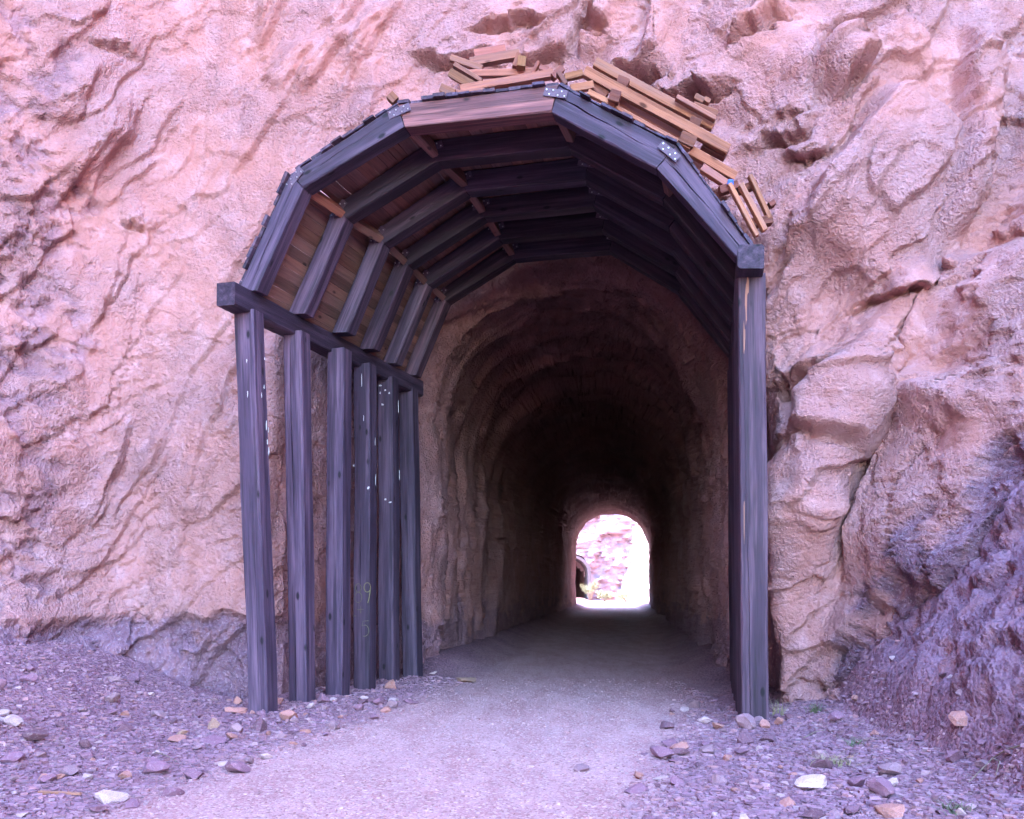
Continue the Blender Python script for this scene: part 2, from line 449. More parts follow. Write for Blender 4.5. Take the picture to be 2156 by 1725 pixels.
# explicit ledges and hollows seen in the photo: (px, py, half length px, depth px, lean, amount)
warp3 = fbm(Q*7, 3, 35)
def ledge(px, py, hl, dp, ang, amt):
    Yd = 14.0
    for _ in range(30):
        c = wpt(px, py, Yd); Yd = .6*Yd+.4*float(cliff_Y(np.array([c.x]), np.array([c.z]))[0])
    c = wpt(px, py, Yd); sc = Yd/F
    m = (1-inside)
    dx, dz = X-c.x, Z-c.z
    ca, sa = math.cos(ang), math.sin(ang)
    u = dx*ca+dz*sa; v = -dx*sa+dz*ca                # v up from the lip
    wob = .13*warp2[:, 0]+.12*warp[:, 1]+.05*warp3
    vv = v+wob
    prof = np.where(vv >= 0, np.exp(-vv/(dp*sc)), np.clip(1+vv/.05, 0, 1))
    under = -1.0*np.exp(-((vv+.09)/.05)**2)
    return amt*m*np.exp(-(u/(hl*sc))**4)*(prof+under)
def slab(px, py, hl, hw, ang, amt, right_step):
    Yd = 13.5
    for _ in range(30):
        c = wpt(px, py, Yd); Yd = .6*Yd+.4*float(cliff_Y(np.array([c.x]), np.array([c.z]))[0])
    c = wpt(px, py, Yd); sc = Yd/F; a_ = math.radians(ang); ca, sa = math.cos(a_), math.sin(a_)
    dx, dz = X-c.x+.16*warp[:, 0]+.05*warp2[:, 0], Z-c.z+.16*warp[:, 2]+.05*warp2[:, 2]
    u = (dx*ca+dz*sa)/(hl*sc); v = (dx*sa-dz*ca)/(hw*sc)
    if right_step: prof = sstep(-1.2, .85, v)*(1-sstep(.85, .85+.05/(hw*sc), v))
    else: prof = sstep(-1-.12/(hw*sc), -.9, v)*(1-sstep(-.7, 1.3, v))
    return amt*(1-inside)*prof*(1-sstep(.55, 1.0, np.abs(u)))
for a in [(1770, 930, 300, 85, 62, .38, 0), (1880, 790, 230, 100, 56, .34, 0), (1900, 420, 240, 150, 58, .60, 0), (1690, 480, 130, 95, 25, .28, 0), (1985, 1010, 260, 70, 68, .45, 0),
          (1700, 1170, 190, 65, 74, .26, 0), (1652, 680, 130, 60, 58, .32, 0), (1620, 120, 170, 70, 60, .35, 0), (1850, 160, 150, 80, 28, .35, 0), (2060, 300, 260, 60, 78, .5, 0), (2080, 700, 260, 70, 72, .5, 0),
          (1420, 60, 120, 45, 75, .35, 0), (1300, 40, 110, 40, 70, .3, 0), (1180, 30, 100, 60, 60, .25, 1), (1540, 330, 60, 50, 40, .2, 0)]:
    disp += slab(*a)
rs_ = random.Random(31)
for _ in range(30):
    disp += slab(rs_.uniform(110, 500), rs_.uniform(40, 1230), rs_.uniform(70, 190), rs_.uniform(22, 55), rs_.uniform(58, 78), rs_.uniform(.05, .11), 1)
for _ in range(10):
    disp += slab(rs_.uniform(480, 1000), rs_.uniform(-20, 200), rs_.uniform(60, 120), rs_.uniform(22, 45), rs_.uniform(50, 75), rs_.uniform(.08, .18), 1)
for a in [(960, 132, 85, 60, -.22, .26), (1075, 66, 75, 60, .05, .22), (1335, 165, 60, 90, -.25, .36),
          (1440, 212, 85, 60, -.12, .42), (1255, 60, 30, 90, -.6, .25), (1140, 125, 50, 40, .1, .2),
          (1480, 420, 40, 60, -.1, .35), (280, 470, 18, 40, .1, .14), (1900, 610, 110, 60, .35, .2),
          (235, 110, 40, 60, .2, .10), (1790, 170, 50, 120, .9, .35), (1640, 285, 60, 40, .3, .2), (1700, 305, 40, 40, .1, .2),
          (1680, 790, 45, 90, -.1, .30), (1720, 930, 60, 60, -.5, .2), (1600, 70, 60, 50, .5, .25)]:
    disp += ledge(*a)
fade = np.repeat(np.minimum(1, np.linspace(0, 40, nr)), NT)
far = np.clip(np.hypot(X, Z-4)/14, 1, 3)
disp *= far
disp = np.where((inside > .5) & (Y > 50), disp*(1-.5*sstep(50, 75, Y)), disp)
# keep rock out of the timber lining
ri = np.arange(nr)-(n_mouth-35); keep = np.repeat(np.clip(np.where(ri < 0, 1+ri/110, 1-(ri-20)/35), 0, 1).astype(np.float32), NT)
disp = np.where(disp > 0, disp*(1-.75*keep), disp*(1-.35*keep))
Q2 = Q+nrm.reshape(-1, 3)*disp[:, None]
me = np_mesh('cliff', Q2, grid_faces(nr, NT))
# white lime streaks on the bore's left wall are part of the raw mask; attributes
fattr(me, 'raw', raw)
fattr(me, 'bore_dark', np.repeat((np.arange(nr) < n_mouth-70).astype(np.float32), NT)*np.clip(.12+.60*sstep(2.5, 6.2, Z)+.22*nz, 0, .85))  # bore colour gets darker towards the vault, varied by noise
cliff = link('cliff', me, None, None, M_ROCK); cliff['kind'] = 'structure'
CLIFF_V = Q2

# hill above the bore, closing the rock behind the cliff's crest
hx = np.linspace(-90, 90, 61); hy = np.linspace(20, 86, 34)
HX, HYg = np.meshgrid(hx, hy, indexing='ij')
hp = np.stack([HX.ravel(), HYg.ravel(), np.zeros(HX.size)], 1)
base = np.interp(HYg.ravel(), [20, 26, 50, 68, 79, 80, 86], [43, 44, 34, 20, 10.0, 9.5, 9.0])+1.2*fbm(hp*.12, 4, 60)
hp[:, 2] = base
exit_c = 1.15+.1125*(78.5-18.3)
me = np_mesh('hill', hp, grid_faces(61, 34)); fattr(me, 'raw', np.full(len(hp), .6))
hill = link('hill', me, None, None, M_ROCK); hill['kind'] = 'structure'

# ------------------------------------------------------------------ ground
def axis(lo, hi, a, b, d, grow, mx):
    mid = list(np.arange(a, b, d)); s = d; x = b; up = []
    while x < hi: up.append(x); s = min(s*grow, mx); x += s
    up.append(hi); s = d; x = a-d; dn = []
    while x > lo: dn.append(x); s = min(s*grow, mx); x -= s
    dn.append(lo)
    return np.array(dn[::-1]+mid+up)
gx = axis(-400, 400, -6.6, 6.6, .034, 1.12, 30); gy = axis(-400, 700, 6.4, 16, .034, 1.045, 30)
GX, GY = np.meshgrid(gx, gy, indexing='ij')
gX, gY = GX.ravel(), GY.ravel()
def trail_c(Y):
    return np.interp(Y, [-40, 7, 9.6, 13, 18, 77, 115], [-7, -1.05, -.55, .30, 1.2, 7.75, 11])
def ground_z(X, Y, detail=True):
    Pg = np.stack([X, Y, np.zeros_like(X)], 1)
    d = np.abs(X-trail_c(Y))
    z = floor_z(Y).astype(np.float64)
    side = sstep(1.6, 3.4, d)
    out = (Y < 17.5)
    z += side*(.05+.05*fbm(Pg*.8, 3, 70))
    # talus against the walls
    left = sstep(-3.9, -6.6, X)*sstep(8.0, 13.5, Y)*.62+sstep(-4.2, -7.5, X)*.35
    z += np.where(Y < 17.0, left, 0)
    right = sstep(2.9, 4.6, X)*.26
    z += np.where(Y < 15, right*sstep(3, 9, Y), 0)
    bank = np.maximum(0, X-3.72-.22*fbm(Pg*.7, 3, 77)-.10*np.maximum(0, Y-9))
    z += np.where(Y < 15, 1.55*bank*sstep(2, 6, Y), 0)
    z += sstep(18.2, 20.5, Y)*sstep(1.9, 3.0, d)*.28
    z += .02*fbm(Pg*.6, 3, 71)
    ds = X-trail_c(Y)+.12*fbm(Pg*.35, 2, 74)
    z -= .014*(np.exp(-((ds-.72)/.2)**2)+np.exp(-((ds+.68)/.2)**2))*(.6+.6*fbm(Pg*.5, 2, 69))
    if detail:
        z += (.010+.022*side)*fbm(Pg*4.0, 4, 72)+(.003+.010*side)*fbm(Pg*13, 3, 73)
    z += np.where(Y < -5, .02*(np.abs(Y)-5), 0)*0
    return z
gz = ground_z(gX, gY)
bank_m = sstep(.05, .5, gX-3.72-.10*np.maximum(0, gY-9))*(gY < 15)*(gY > 3)
pb_ = np.stack([gX, gY, gz], 1)
d1, d2, r, dl = plates(shear(pb_+.08*np.stack([fbm(pb_*2, 2, 78)]*3, 1), .5, 2.2, 3.4, 2.6), 79)
bd_ = ((r[0]-.5)*.20+dl[:, 0]*.14-dl[:, 2]*.11)*sstep(0, .06, d2-d1)
d1, d2, r, dl = plates(shear(pb_+.05*np.stack([fbm(pb_*3, 2, 81)]*3, 1), .5, 5.5, 7.5, 6), 82)
bd_ = bank_m*(bd_+((r[0]-.5)*.055+dl[:, 0]*.045-dl[:, 2]*.04)*sstep(0, .08, d2-d1)+.04*fbm(pb_*9, 3, 80))
gz = gz+.5*bd_; gX = gX-.65*bd_
Pg = np.stack([gX, gY, gz], 1)
dd = np.abs(gX-trail_c(gY))+.35*fbm(Pg*np.array([.9, .9, 0]), 4, 75)+.15*fbm(Pg*np.array([4, 4, 0]), 3, 76)
trail = (1-sstep(1.35, 2.9, dd))
me = np_mesh('ground', Pg, grid_faces(len(gx), len(gy))); fattr(me, 'trail', trail); fattr(me, 'raw', bank_m)
ground = link('ground', me, None, None, M_GROUND); ground['kind'] = 'structure'

# ------------------------------------------------------------------ sunlit cutting beyond the far end
fx = np.linspace(-30, 50, 200); fz = np.concatenate([np.linspace(-1, 13, 120), np.linspace(13.5, 17, 8)])
FX, FZ = np.meshgrid(fx, fz, indexing='ij'); Xf, Zf = FX.ravel(), FZ.ravel()
def far_Y(X, Z):
    y = 118+.64*np.maximum(Z-5.5, 0)+.35*np.clip(Z, 0, 5.5)
    rt = 118-6.0*(X-12.6-.35*Z)
    return smin(y, np.maximum(rt, 80.5), 2.0)
Yf = far_Y(Xf, Zf)
pf = np.stack([Xf, Yf, Zf], 1)
d1, d2, r, dl = plates(shear(pf+.5*np.stack([fbm(pf*.4, 3, 80)]*3, 1), .3, .35, .55, .4), 81)
dsp = (r[0]-.5)*.8+(-dl[:, 2])*.5+dl[:, 0]*.5*(r[2]-.5)+.6*fbm(pf*.5, 4, 82)+.5*fbm(pf*1.6, 3, 84)
hole_far = ((np.abs(Xf-6.1) < 3.1) & (Zf < 5.6)).astype(float)
pf[:, 1] -= dsp*(1-hole_far*.8)
fq = grid_faces(len(fx), len(fz))
ce = pf[fq].mean(1)
inh = (np.abs(ce[:, 0]-6.1) < 2.75) & (ce[:, 2] < 3.2+np.sqrt(np.maximum(0, 2.75**2-(ce[:, 0]-6.1)**2))*.75)
me = np_mesh('canyon_wall', pf, fq[~inh]); fattr(me, 'raw', np.clip(.9+.5*fbm(pf*.3, 3, 83), 0, 1))
cw = link('canyon_wall', me, None, None, plain_mat('pale_rock', (.33, .225, .24), .95, 0, .55, .9, False, .2, .3)); cw['kind'] = 'structure'

# ------------------------------------------------------------------ timber portal
LY = [12.9, 13.95, 14.95, 15.95, 16.95, 17.9]
L_re_top = [557, 655, 742, 795, 841, 882]; L_re_bot = [588, 667, 738, 793, 843, 891]
AL = Vector((.306, 1, 0)).normalized(); AR = Vector((.1986, 1, 0)).normalized()
UL = Vector((AL.y, -AL.x, 0)); PW = .28
RY = [12.0, 13.0, 14.0, 15.0, 16.0, 17.0]
AP = Vector((.04, 1, 0)).normalized(); UP = Vector((AP.y, -AP.x, 0)); PWR = .325
ZCL0, ZCL1 = 5.24, 5.53
ZCR0, ZCR1 = 5.40, 5.68

portal = bpy.data.objects.new('timber_portal', None); COL.objects.link(portal)
portal.location = (0, 12.5, 0); W[portal] = Matrix.Translation((0, 12.5, 0))
portal.empty_display_size = .5
tag(portal, 'dark timber portal of posts and arched ribs framing the tunnel mouth', 'portal')

def beam(name, c0, c1, mat, color=(1, 1, 1), parent=None, ns=10, ch=.012, jit=.004, crack=None, seed=0, fracs=None, end_mat=None):
    """prism between two quads c0 and c1 (corners in order: a front edge, then round the section);
    crack=(position across side 0-1, start, end, width, depth) cuts an open split into that side"""
    rnd = random.Random(seed*7919+13)
    c0 = [Vector(c) for c in c0]; c1 = [Vector(c) for c in c1]
    m0 = sum(c0, Vector())/4; m1 = sum(c1, Vector())/4
    zax = (m1-m0).normalized(); ln = (m1-m0).length
    xax = (c0[1]-c0[0]); xax = (xax-zax*xax.dot(zax)).normalized(); yax = zax.cross(xax)
    mid = (m0+m1)/2
    M = Matrix((( xax.x, yax.x, zax.x, mid.x), (xax.y, yax.y, zax.y, mid.y), (xax.z, yax.z, zax.z, mid.z), (0, 0, 0, 1)))
    Mi = M.inverted()
    V, Fc = [], []
    ph = [rnd.uniform(0, 6.28) for _ in range(12)]
    drift = rnd.uniform(-.1, .1)
    fracs = fracs or [s/ns for s in range(ns+1)]; ns = len(fracs)-1
    for s in range(ns+1):
        f = fracs[s]
        q = [c0[k].lerp(c1[k], f) for k in range(4)]
        loop = []
        for k in range(4):
            p = q[k]; pr = q[k-1]; nx = q[(k+1) % 4]
            c = ch*(1+.8*math.sin(ph[k]+f*ln*2.3)*rnd.uniform(.3, 1))
            if s in (0, ns): c *= 1.3
            loop.append(p+(pr-p).normalized()*c)
            loop.append(p+(nx-p).normalized()*c)
            if k == 0:
                if crack:
                    pos, a, b, wd, dp = crack
                    e = max(0., min(1., (f-a)/.12, (b-f)/.12)) if b > a else 0
                    e *= (.6+.4*math.sin(ph[8]+f*9))
                    pp = pos+drift*math.sin(f*3.1+ph[9])+.02*math.sin(f*17+ph[10])
                    ctr = q[0].lerp(q[1], min(.9, max(.1, pp)))
                    t_ = (q[1]-q[0]).normalized(); dn = ((q[3]-q[0])+(q[2]-q[1])).normalized()
                    loop.append(ctr-t_*(wd*e/2+.0006)); loop.append(ctr+dn*(dp*e)); loop.append(ctr+t_*(wd*e/2+.0006))
        cc = sum(q, Vector())/4
        js = Vector((math.sin(ph[4]+f*ln*1.7), math.sin(ph[5]+f*ln*1.3), 0))*jit*.8
        for k, p in enumerate(loop):
            loc = Mi @ p
            loc.x += js.x+rnd.uniform(-jit, jit)*.35; loc.y += js.y+rnd.uniform(-jit, jit)*.35
            if s in (0, ns): loc.z += rnd.uniform(-jit, jit)*1.2
            V.append(loc)
    n = len(V)//(ns+1)
    for s in range(ns):
        for k in range(n):
            Fc.append((s*n+k, s*n+(k+1) % n, (s+1)*n+(k+1) % n, (s+1)*n+k))
    Fc.append(tuple(range(n))[::-1]); Fc.append(tuple(range(ns*n, ns*n+n)))
    me = bpy.data.meshes.new(name); me.from_pydata(V, [], Fc)
    bm = bmesh.new(); bm.from_mesh(me); bmesh.ops.recalc_face_normals(bm, faces=bm.faces); bm.to_mesh(me); bm.free()
    o = link(name, me, M, parent, mat, color)
    if end_mat is not None:
        me.materials.append(end_mat)
        for k in range(n): me.polygons[k].material_index = 1
        me.polygons[ns*n].material_index = 1
    return o

def tint(rnd, a=.82, b=1.18, warm=.06):
    k = rnd.uniform(a, b); w_ = rnd.uniform(-warm, warm)
    return (k*(1+w_), k, k*(1-w_))

rt = random.Random(5)
postsL, postsR, Ltop, Rtop = [], [], [], []
for i in range(6):
    Yi = LY[i]
    xt = (L_re_top[i]-CX)*(Yi+.28)/F-.28*AL.x/AL.y; xb = (L_re_bot[i]-CX)*(Yi+.28)/F-.28*AL.x/AL.y
    dz = 5.29; slope = (xt-xb)/dz
    def sec(z, x):
        p = Vector((x, Yi, z)); a = p-UL*PW; return [a, p, p+AL*PW, a+AL*PW]
    x0 = xb-slope*.35
    crack = {0: (.62, .05, .55, .006, .02), 1: (.42, .0, 1.0, .022, .07), 2: (.55, .3, .7, .006, .03), 3: (.45, .05, .6, .010, .04), 5: (.5, .1, .8, .006, .02)}.get(i)
    o = beam('post', sec(-.35, x0), sec(5.29, xt), M_TIMBER, [(1.55, 1.5, 1.5), (1.45, 1.4, 1.42), (1.3, 1.28, 1.32), (1.0, 1.0, 1.02), (.95, .95, .95), (1.0, 1.02, 1.0)][i], portal, 26, .014, .006, crack, 100+i)
    o['label'] = ['split-edged front post at the left of the mouth, flecked with white', 'second left post with a long open split', 'third left post with a pale right edge',
                  'fourth left post with chalked numbers', 'fifth left post with pale flecks near its top', 'innermost left post against the bore wall'][i]
    postsL.append(o); Ltop.append(Vector((xt, Yi, 0)))
    Yr = RY[i]; xr = 2.726+.1986*(Yr-12.0); xrb = xr+.045
    def secr(z, x):
        p = Vector((x, Yr, z)); a = p+UP*PWR; return [p, a, a+AP*.30, p+AP*.30]
    o = beam('post', secr(-.35, xrb), secr(5.45, xr), M_TIMBER, (.85, .85, .88) if i else (1.15, 1.0, .95), portal, 26, .014, .006, (.25, .0, .9, .007, .03) if i == 0 else None, 200+i)
    if i == 0: o['label'] = 'front post at the right of the mouth with a bare tan split'
    postsR.append(o); Rtop.append(Vector((xr, Yr, 0)))

# cap beams along the post tops
def cap(pts, z0, z1, U, wd, A, off, seed):
    a, b = pts
    def s_(p): q = p-U*wd+U*off; r_ = p+U*off; return [Vector((q.x, q.y, z0)), Vector((r_.x, r_.y, z0)), Vector((r_.x, r_.y, z1)), Vector((q.x, q.y, z1))]
    return beam('cap_beam', s_(a), s_(b), M_TIMBER, (.8, .78, .82), portal, 30, .016, .006, None, seed)
cap((Ltop[0]-AL*.36, Ltop[5]+AL*.55), ZCL0, ZCL1, UL, .27, AL, -.022, 300)
cap((Rtop[0]-AR*.34, Rtop[5]+AR*.5), ZCR0, ZCR1, -UP, .31, AR, .02, 301)

# arched ribs
OUT = [(499, 604), (611, 366), (836, 218), (1175, 177), (1423, 303), (1595, 518)]
INN = [(541, 622), (637, 395), (850, 266), (1160, 234), (1382, 351), (1549, 548)]
def to_plane(px, py):
    """(fraction along the frame, height) of a point of the photo on the front frame's plane"""
    A, B = Ltop[0], Rtop[0]
    k = (px-CX)/F                                     # x = k*y ; along A+(B-A)t
    tt = (k*A.y-A.x)/((B.x-A.x)-k*(B.y-A.y))
    y = A.y+(B.y-A.y)*tt
    return tt, CH+(HY-py)*y/F
OT = [to_plane(*p) for p in OUT]; IN = [to_plane(*p) for p in INN]
OT[0] = (OT[0][0], ZCL1-.012); IN[0] = (IN[0][0], ZCL1-.012)
OT[5] = (OT[5][0], ZCR1-.012); IN[5] = (IN[5][0], ZCR1-.012)
def fr(i, tz, d=0.0):
    tt, z = tz
    A, B = Ltop[i], Rtop[i]
    p = A.lerp(B, tt); ax = AL.lerp(AR, min(1, max(0, tt))).normalized()
    q = p+ax*d
    return Vector((q.x, q.y, z))
RD = .27
rib_cr = {(0, 0): (.5, .0, 1.0, .012, .05), (0, 1): (.45, .1, 1.0, .006, .03), (0, 2): (.5, .05, .7, .004, .02), (0, 3): (.45, .02, .85, .020, .07), (0, 4): (.55, .0, 1.0, .016, .06)}
for i in range(6):
    for k in range(5):
        dz = random.Random(i*5+k).uniform(-.012, .012)
        d0 = .012*k if i == 0 else 0
        c0 = [fr(i, OT[k], d0), fr(i, IN[k], d0), fr(i, IN[k], d0+RD), fr(i, OT[k], d0+RD)]
        c1 = [fr(i, OT[k+1], d0), fr(i, IN[k+1], d0), fr(i, IN[k+1], d0+RD), fr(i, OT[k+1], d0+RD)]
        gap = (Vector(c1[0])-Vector(c0[0])).normalized()*.004
        c0 = [c+gap for c in c0]; c1 = [c-gap for c in c1]
        if i == 0: colr = [(1.25, 1.28, 1.35), (1.05, 1.08, 1.08), (3.0, 2.0, 1.25), (.95, .97, 1.05), (1.0, 1.0, 1.08)][k]
        elif k == 0: colr = [(1.3, 1.25, 1.3), (1.0, .98, 1.0), (1.05, .95, .92), (1.35, 1.4, 1.3), (1.2, 1.1, 1.0)][i-1]
        else: colr = tint(rt, .45, .8)
        o = beam('rib_beam', c0, c1, M_TIMBER, colr, portal, 16, .012, .005, rib_cr.get((i, k)), 400+i*10+k)
        if i == 0 and k == 2: o['label'] = 'weathered brown crown beam of the front rib'

# splice plates with bolts on every knuckle
bm = bmesh.new(); bmesh.ops.create_cone(bm, cap_ends=True, segments=8, radius1=.011, radius2=.008, depth=.012)
bolt_me = bpy.data.meshes.new('bolt'); bm.to_mesh(bolt_me); bm.free(); bolt_me.materials.append(M_BOLT)
bm = bmesh.new(); bmesh.ops.create_cube(bm, size=1)
for v in bm.verts: v.co = Vector((v.co.x*.30, v.co.y*.10, v.co.z*.010))
bmesh.ops.bevel(bm, geom=list(bm.edges), offset=.002, segments=1, affect='EDGES')
plate_me = bpy.data.meshes.new('plate'); bm.to_mesh(plate_me); bm.free(); plate_me.materials.append(M_STEEL)
for i in range(6):
    for k in range(1, 5):
        a, b, c = fr(i, OT[k-1]), fr(i, OT[k]), fr(i, OT[k+1]); inn = fr(i, IN[k])
        tdir = ((b-a).normalized()+(c-b).normalized()).normalized()
        ax = AL.lerp(AR, OT[k][0]).normalized(); nrm_ = -ax
        tdir = (tdir-nrm_*tdir.dot(nrm_)).normalized()
        up = nrm_.cross(tdir)
        pos = b.lerp(inn, .34)+nrm_*(.004)
        M = Matrix(((tdir.x, up.x, nrm_.x, pos.x), (tdir.y, up.y, nrm_.y, pos.y), (tdir.z, up.z, nrm_.z, pos.z), (0, 0, 0, 1)))
        pl = link('splice_plate', plate_me, M, portal)
        for bx in (-.12, -.075, -.035, .035, .075, .12):
            by = .026 if bx in (-.12, -.035, .075) else -.026
            link('bolt', bolt_me, M @ Matrix.Translation((bx, by, .009)), pl)

# spacer blocks between neighbouring ribs at the knuckles
for i in range(5):
    for k in (1, 2, 3, 4):
        def sp(j, d):
            o_, i_ = OT[k], IN[k]
            p0 = fr(j, o_, d).lerp(fr(j, i_, d), .12); p1 = fr(j, o_, d).lerp(fr(j, i_, d), .78)
            tg = (fr(j, OT[k+1], d)-fr(j, OT[k-1], d)).normalized()*.055
            return [p0-tg, p1-tg, p1+tg, p0+tg]
        if i == 0 or k in (1, 2):
            beam('spacer_block', sp(i, RD+.002), sp(i+1, -.002), M_LAG, (1.9, 1.5, 1.25) if (i == 0 and k == 1) else tint(rt, .9, 1.4), portal, 3, .008, .003, None, 500+i*10+k)

# lagging boards over the ribs
rl = random.Random(21)
for k in range(5):
    a0, b0 = fr(0, OT[k]), fr(0, OT[k+1]); seg = (b0-a0).length
    nb = max(3, round(seg/.155))
    tg = (b0-a0).normalized(); f0 = .06/seg if k in (0, 1, 4) else .0
    for j in range(nb):
        u0 = j/nb+.001; u1 = (j+1)/nb-.001
        if k == 1 and j == 0: u0 += .05
        th = rl.uniform(.018, .050); lift = .006
        sd = rl.uniform(-.07, .05); ed = .25
        def lag(i, d):
            ax = AL.lerp(AR, .5)
            q = []
            p0 = fr(i, tuple(np.array(OT[k])*(1-u0)+np.array(OT[k+1])*u0), d); p1 = fr(i, tuple(np.array(OT[k])*(1-u1)+np.array(OT[k+1])*u1), d)
            t_ = (p1-p0).normalized(); n_ = Vector((-t_.z, 0, t_.x))
            n_ = n_ if n_.z > 0 or n_.x < 0 else -n_
            if k >= 3: n_ = Vector((abs(n_.x), 0, abs(n_.z)))
            if k <= 1: n_ = Vector((-abs(n_.x), 0, abs(n_.z)))
            return [p0+n_*lift, p1+n_*lift, p1+n_*(lift+th), p0+n_*(lift+th)]
        beam('lagging_board', lag(0, sd), lag(5, RD+ed), M_LAG, tint(rl, .75, 1.3, .1), portal, 6, .004, .003, None, 700+k*30+j, [0, .035, .25, .5, .75, 1], M_TIMBER)

# chalk figures on the fourth left post and flecks of white paint
def ribbon(name, pts, wd, nrm_, parent, mat):
    V, Fc = [], []
    for j, p in enumerate(pts):
        a = pts[max(0, j-1)]; b = pts[min(len(pts)-1, j+1)]
        d = (b-a).normalized().cross(nrm_).normalized()*wd*(.7+.5*random.random())/2
        V += [p-d, p+d]
        if j: Fc.append((2*j-2, 2*j-1, 2*j+1, 2*j))
    V2 = [v-nrm_*.0012 for v in V]; n = len(V)
    Fb = [tuple(i+n for i in f[::-1]) for f in Fc]
    Mi = W[parent].inverted()
    me = bpy.data.meshes.new(name); me.from_pydata([Mi @ v for v in V+V2], [], Fc+Fb)
    return link(name, me, W[parent], parent, mat)
def face_pt(px, py, i=3, side='front', off=.012):
    """point of the photo on a face of left post i"""
    Yi = LY[i]; xt = (L_re_top[i]-CX)*(Yi+.28)/F-.28*AL.x/AL.y; xb = (L_re_bot[i]-CX)*(Yi+.28)/F-.28*AL.x/AL.y
    zg = CH+(HY-py)*Yi/F; x = xb+(xt-xb)*(zg/5.29)
    p0 = Vector((x, Yi, zg))
    D, n = (UL, -AL) if side == 'front' else (AL, UL)
    k = (px-CX)/F
    s = (k*p0.y-p0.x)/(D.x-k*D.y)
    q = p0+D*s; q.z = CH+(HY-py)*q.y/F
    return q+n*off
def strokes(rows_, i, mat, wd):
    for pts in rows_:
        ribbon('chalk_mark', [face_pt(x, y, i) for x, y in pts], wd, -AL, postsL[i], mat)
def arc(cx, cy, rx, ry, a0, a1, n=14):
    return [(cx+rx*math.cos(math.radians(a0+(a1-a0)*j/n)), cy+ry*math.sin(math.radians(a0+(a1-a0)*j/n))) for j in range(n+1)]
strokes([arc(755, 1238, 6, 9, 0, 360), arc(755, 1258, 7.5, 11, -90, 270)], 3, M_CHALK2, .012)
strokes([arc(774, 1237, 7, 10, -20, 350), [(781, 1234), (780, 1246), (778, 1258), (775, 1270)]], 3, M_CHALK, .014)
strokes([[(753, 1284), (767, 1283)], [(760, 1277), (760, 1291)]], 3, M_CHALK2, .010)
strokes([[(744, 1297), (750, 1297)], [(777, 1307), (765, 1308), (763, 1318)]+arc(768, 1328, 9, 12, -80, 110)], 3, M_CHALK2, .012)
def fleck(px, py, w_, h_, i, side='front', seed=0):
    rnd = random.Random(seed); n = -AL if side == 'front' else UL
    c = face_pt(px, py, i, side, .010)
    D = UL if side == 'front' else AL
    m = 11; V = [c]
    for k in range(m):
        a = 2*math.pi*k/m; rr = rnd.uniform(.45, 1.1)
        V.append(c+D*(math.cos(a)*w_*rr)+Vector((0, 0, 1))*(math.sin(a)*h_*rr))
    V2 = [v-n*.004 for v in V]
    Fc = [(0, 1+k, 1+(k+1) % m) for k in range(m)]+[(1+k, m+2+k, m+2+(k+1) % m, 1+(k+1) % m) for k in range(m)]
    Mi = W[postsL[i]].inverted()
    me = bpy.data.meshes.new('paint_fleck'); me.from_pydata([Mi @ v for v in V+V2], [], Fc)
    link('paint_fleck', me, W[postsL[i]], postsL[i], M_PAINT)
rf = random.Random(3)
for (px, py, w_, h_, i, side) in [(560, 897, .012, .07, 0, 'side'), (564, 905, .008, .05, 0, 'side'), (562, 930, .010, .04, 0, 'side'), (565, 950, .010, .06, 0, 'side'),
        (550, 832, .010, .035, 0, 'side'), (556, 755, .006, .02, 0, 'side'), (555, 815, .006, .03, 0, 'side'), (520, 760, .006, .03, 0, 'front'), (522, 830, .006, .05, 0, 'front'),
        (762, 800, .006, .13, 3, 'front'), (766, 880, .006, .05, 3, 'front'), (789, 930, .010, .08, 3, 'side'), (790, 1010, .012, .09, 3, 'side'), (776, 1027, .025, .03, 3, 'front'), (745, 980, .014, .03, 3, 'front'),
        (801, 812, .03, .02, 4, 'front'), (812, 822, .02, .02, 4, 'front'), (806, 852, .03, .022, 4, 'front'), (820, 828, .018, .018, 4, 'front'), (801, 828, .016, .02, 4, 'front'), (838, 858, .012, .12, 4, 'side'), (840, 1000, .010, .10, 4, 'side'),
        (812, 1052, .02, .02, 4, 'front'), (822, 1058, .03, .014, 4, 'front')]:
    fleck(px, py, w_, h_, i, side, int(px*py))

# bare wood on the front right post
def bare(px, py, wd, ln, seed):
    rnd = random.Random(seed); n = -AP; Yr = 12.0
    c = wpt(px, py, Yr-.010)
    m = 14; V = [c]
    for k in range(m):
        a = 2*math.pi*k/m; rr = rnd.uniform(.6, 1.1)
        V.append(c+UP*(math.cos(a)*wd*rr)+Vector((0, 0, 1))*(math.sin(a)*ln*rr))
    V2 = [v-n*.006 for v in V]
    Fc = [(0, 1+k, 1+(k+1) % m) for k in range(m)]+[(1+k, m+2+k, m+2+(k+1) % m, 1+(k+1) % m) for k in range(m)]
    P_ = postsR[0]; Mi = W[P_].inverted()
    me = bpy.data.meshes.new('bare_strip'); me.from_pydata([Mi @ v for v in V+V2], [], Fc)
    link('bare_strip', me, W[P_], P_, M_LAG, (1.5, 1.4, 1.2))
bare(1571, 640, .014, .26, 1); bare(1567, 712, .012, .22, 2); bare(1574, 600, .02, .12, 3); bare(1567, 1095, .006, .35, 4)

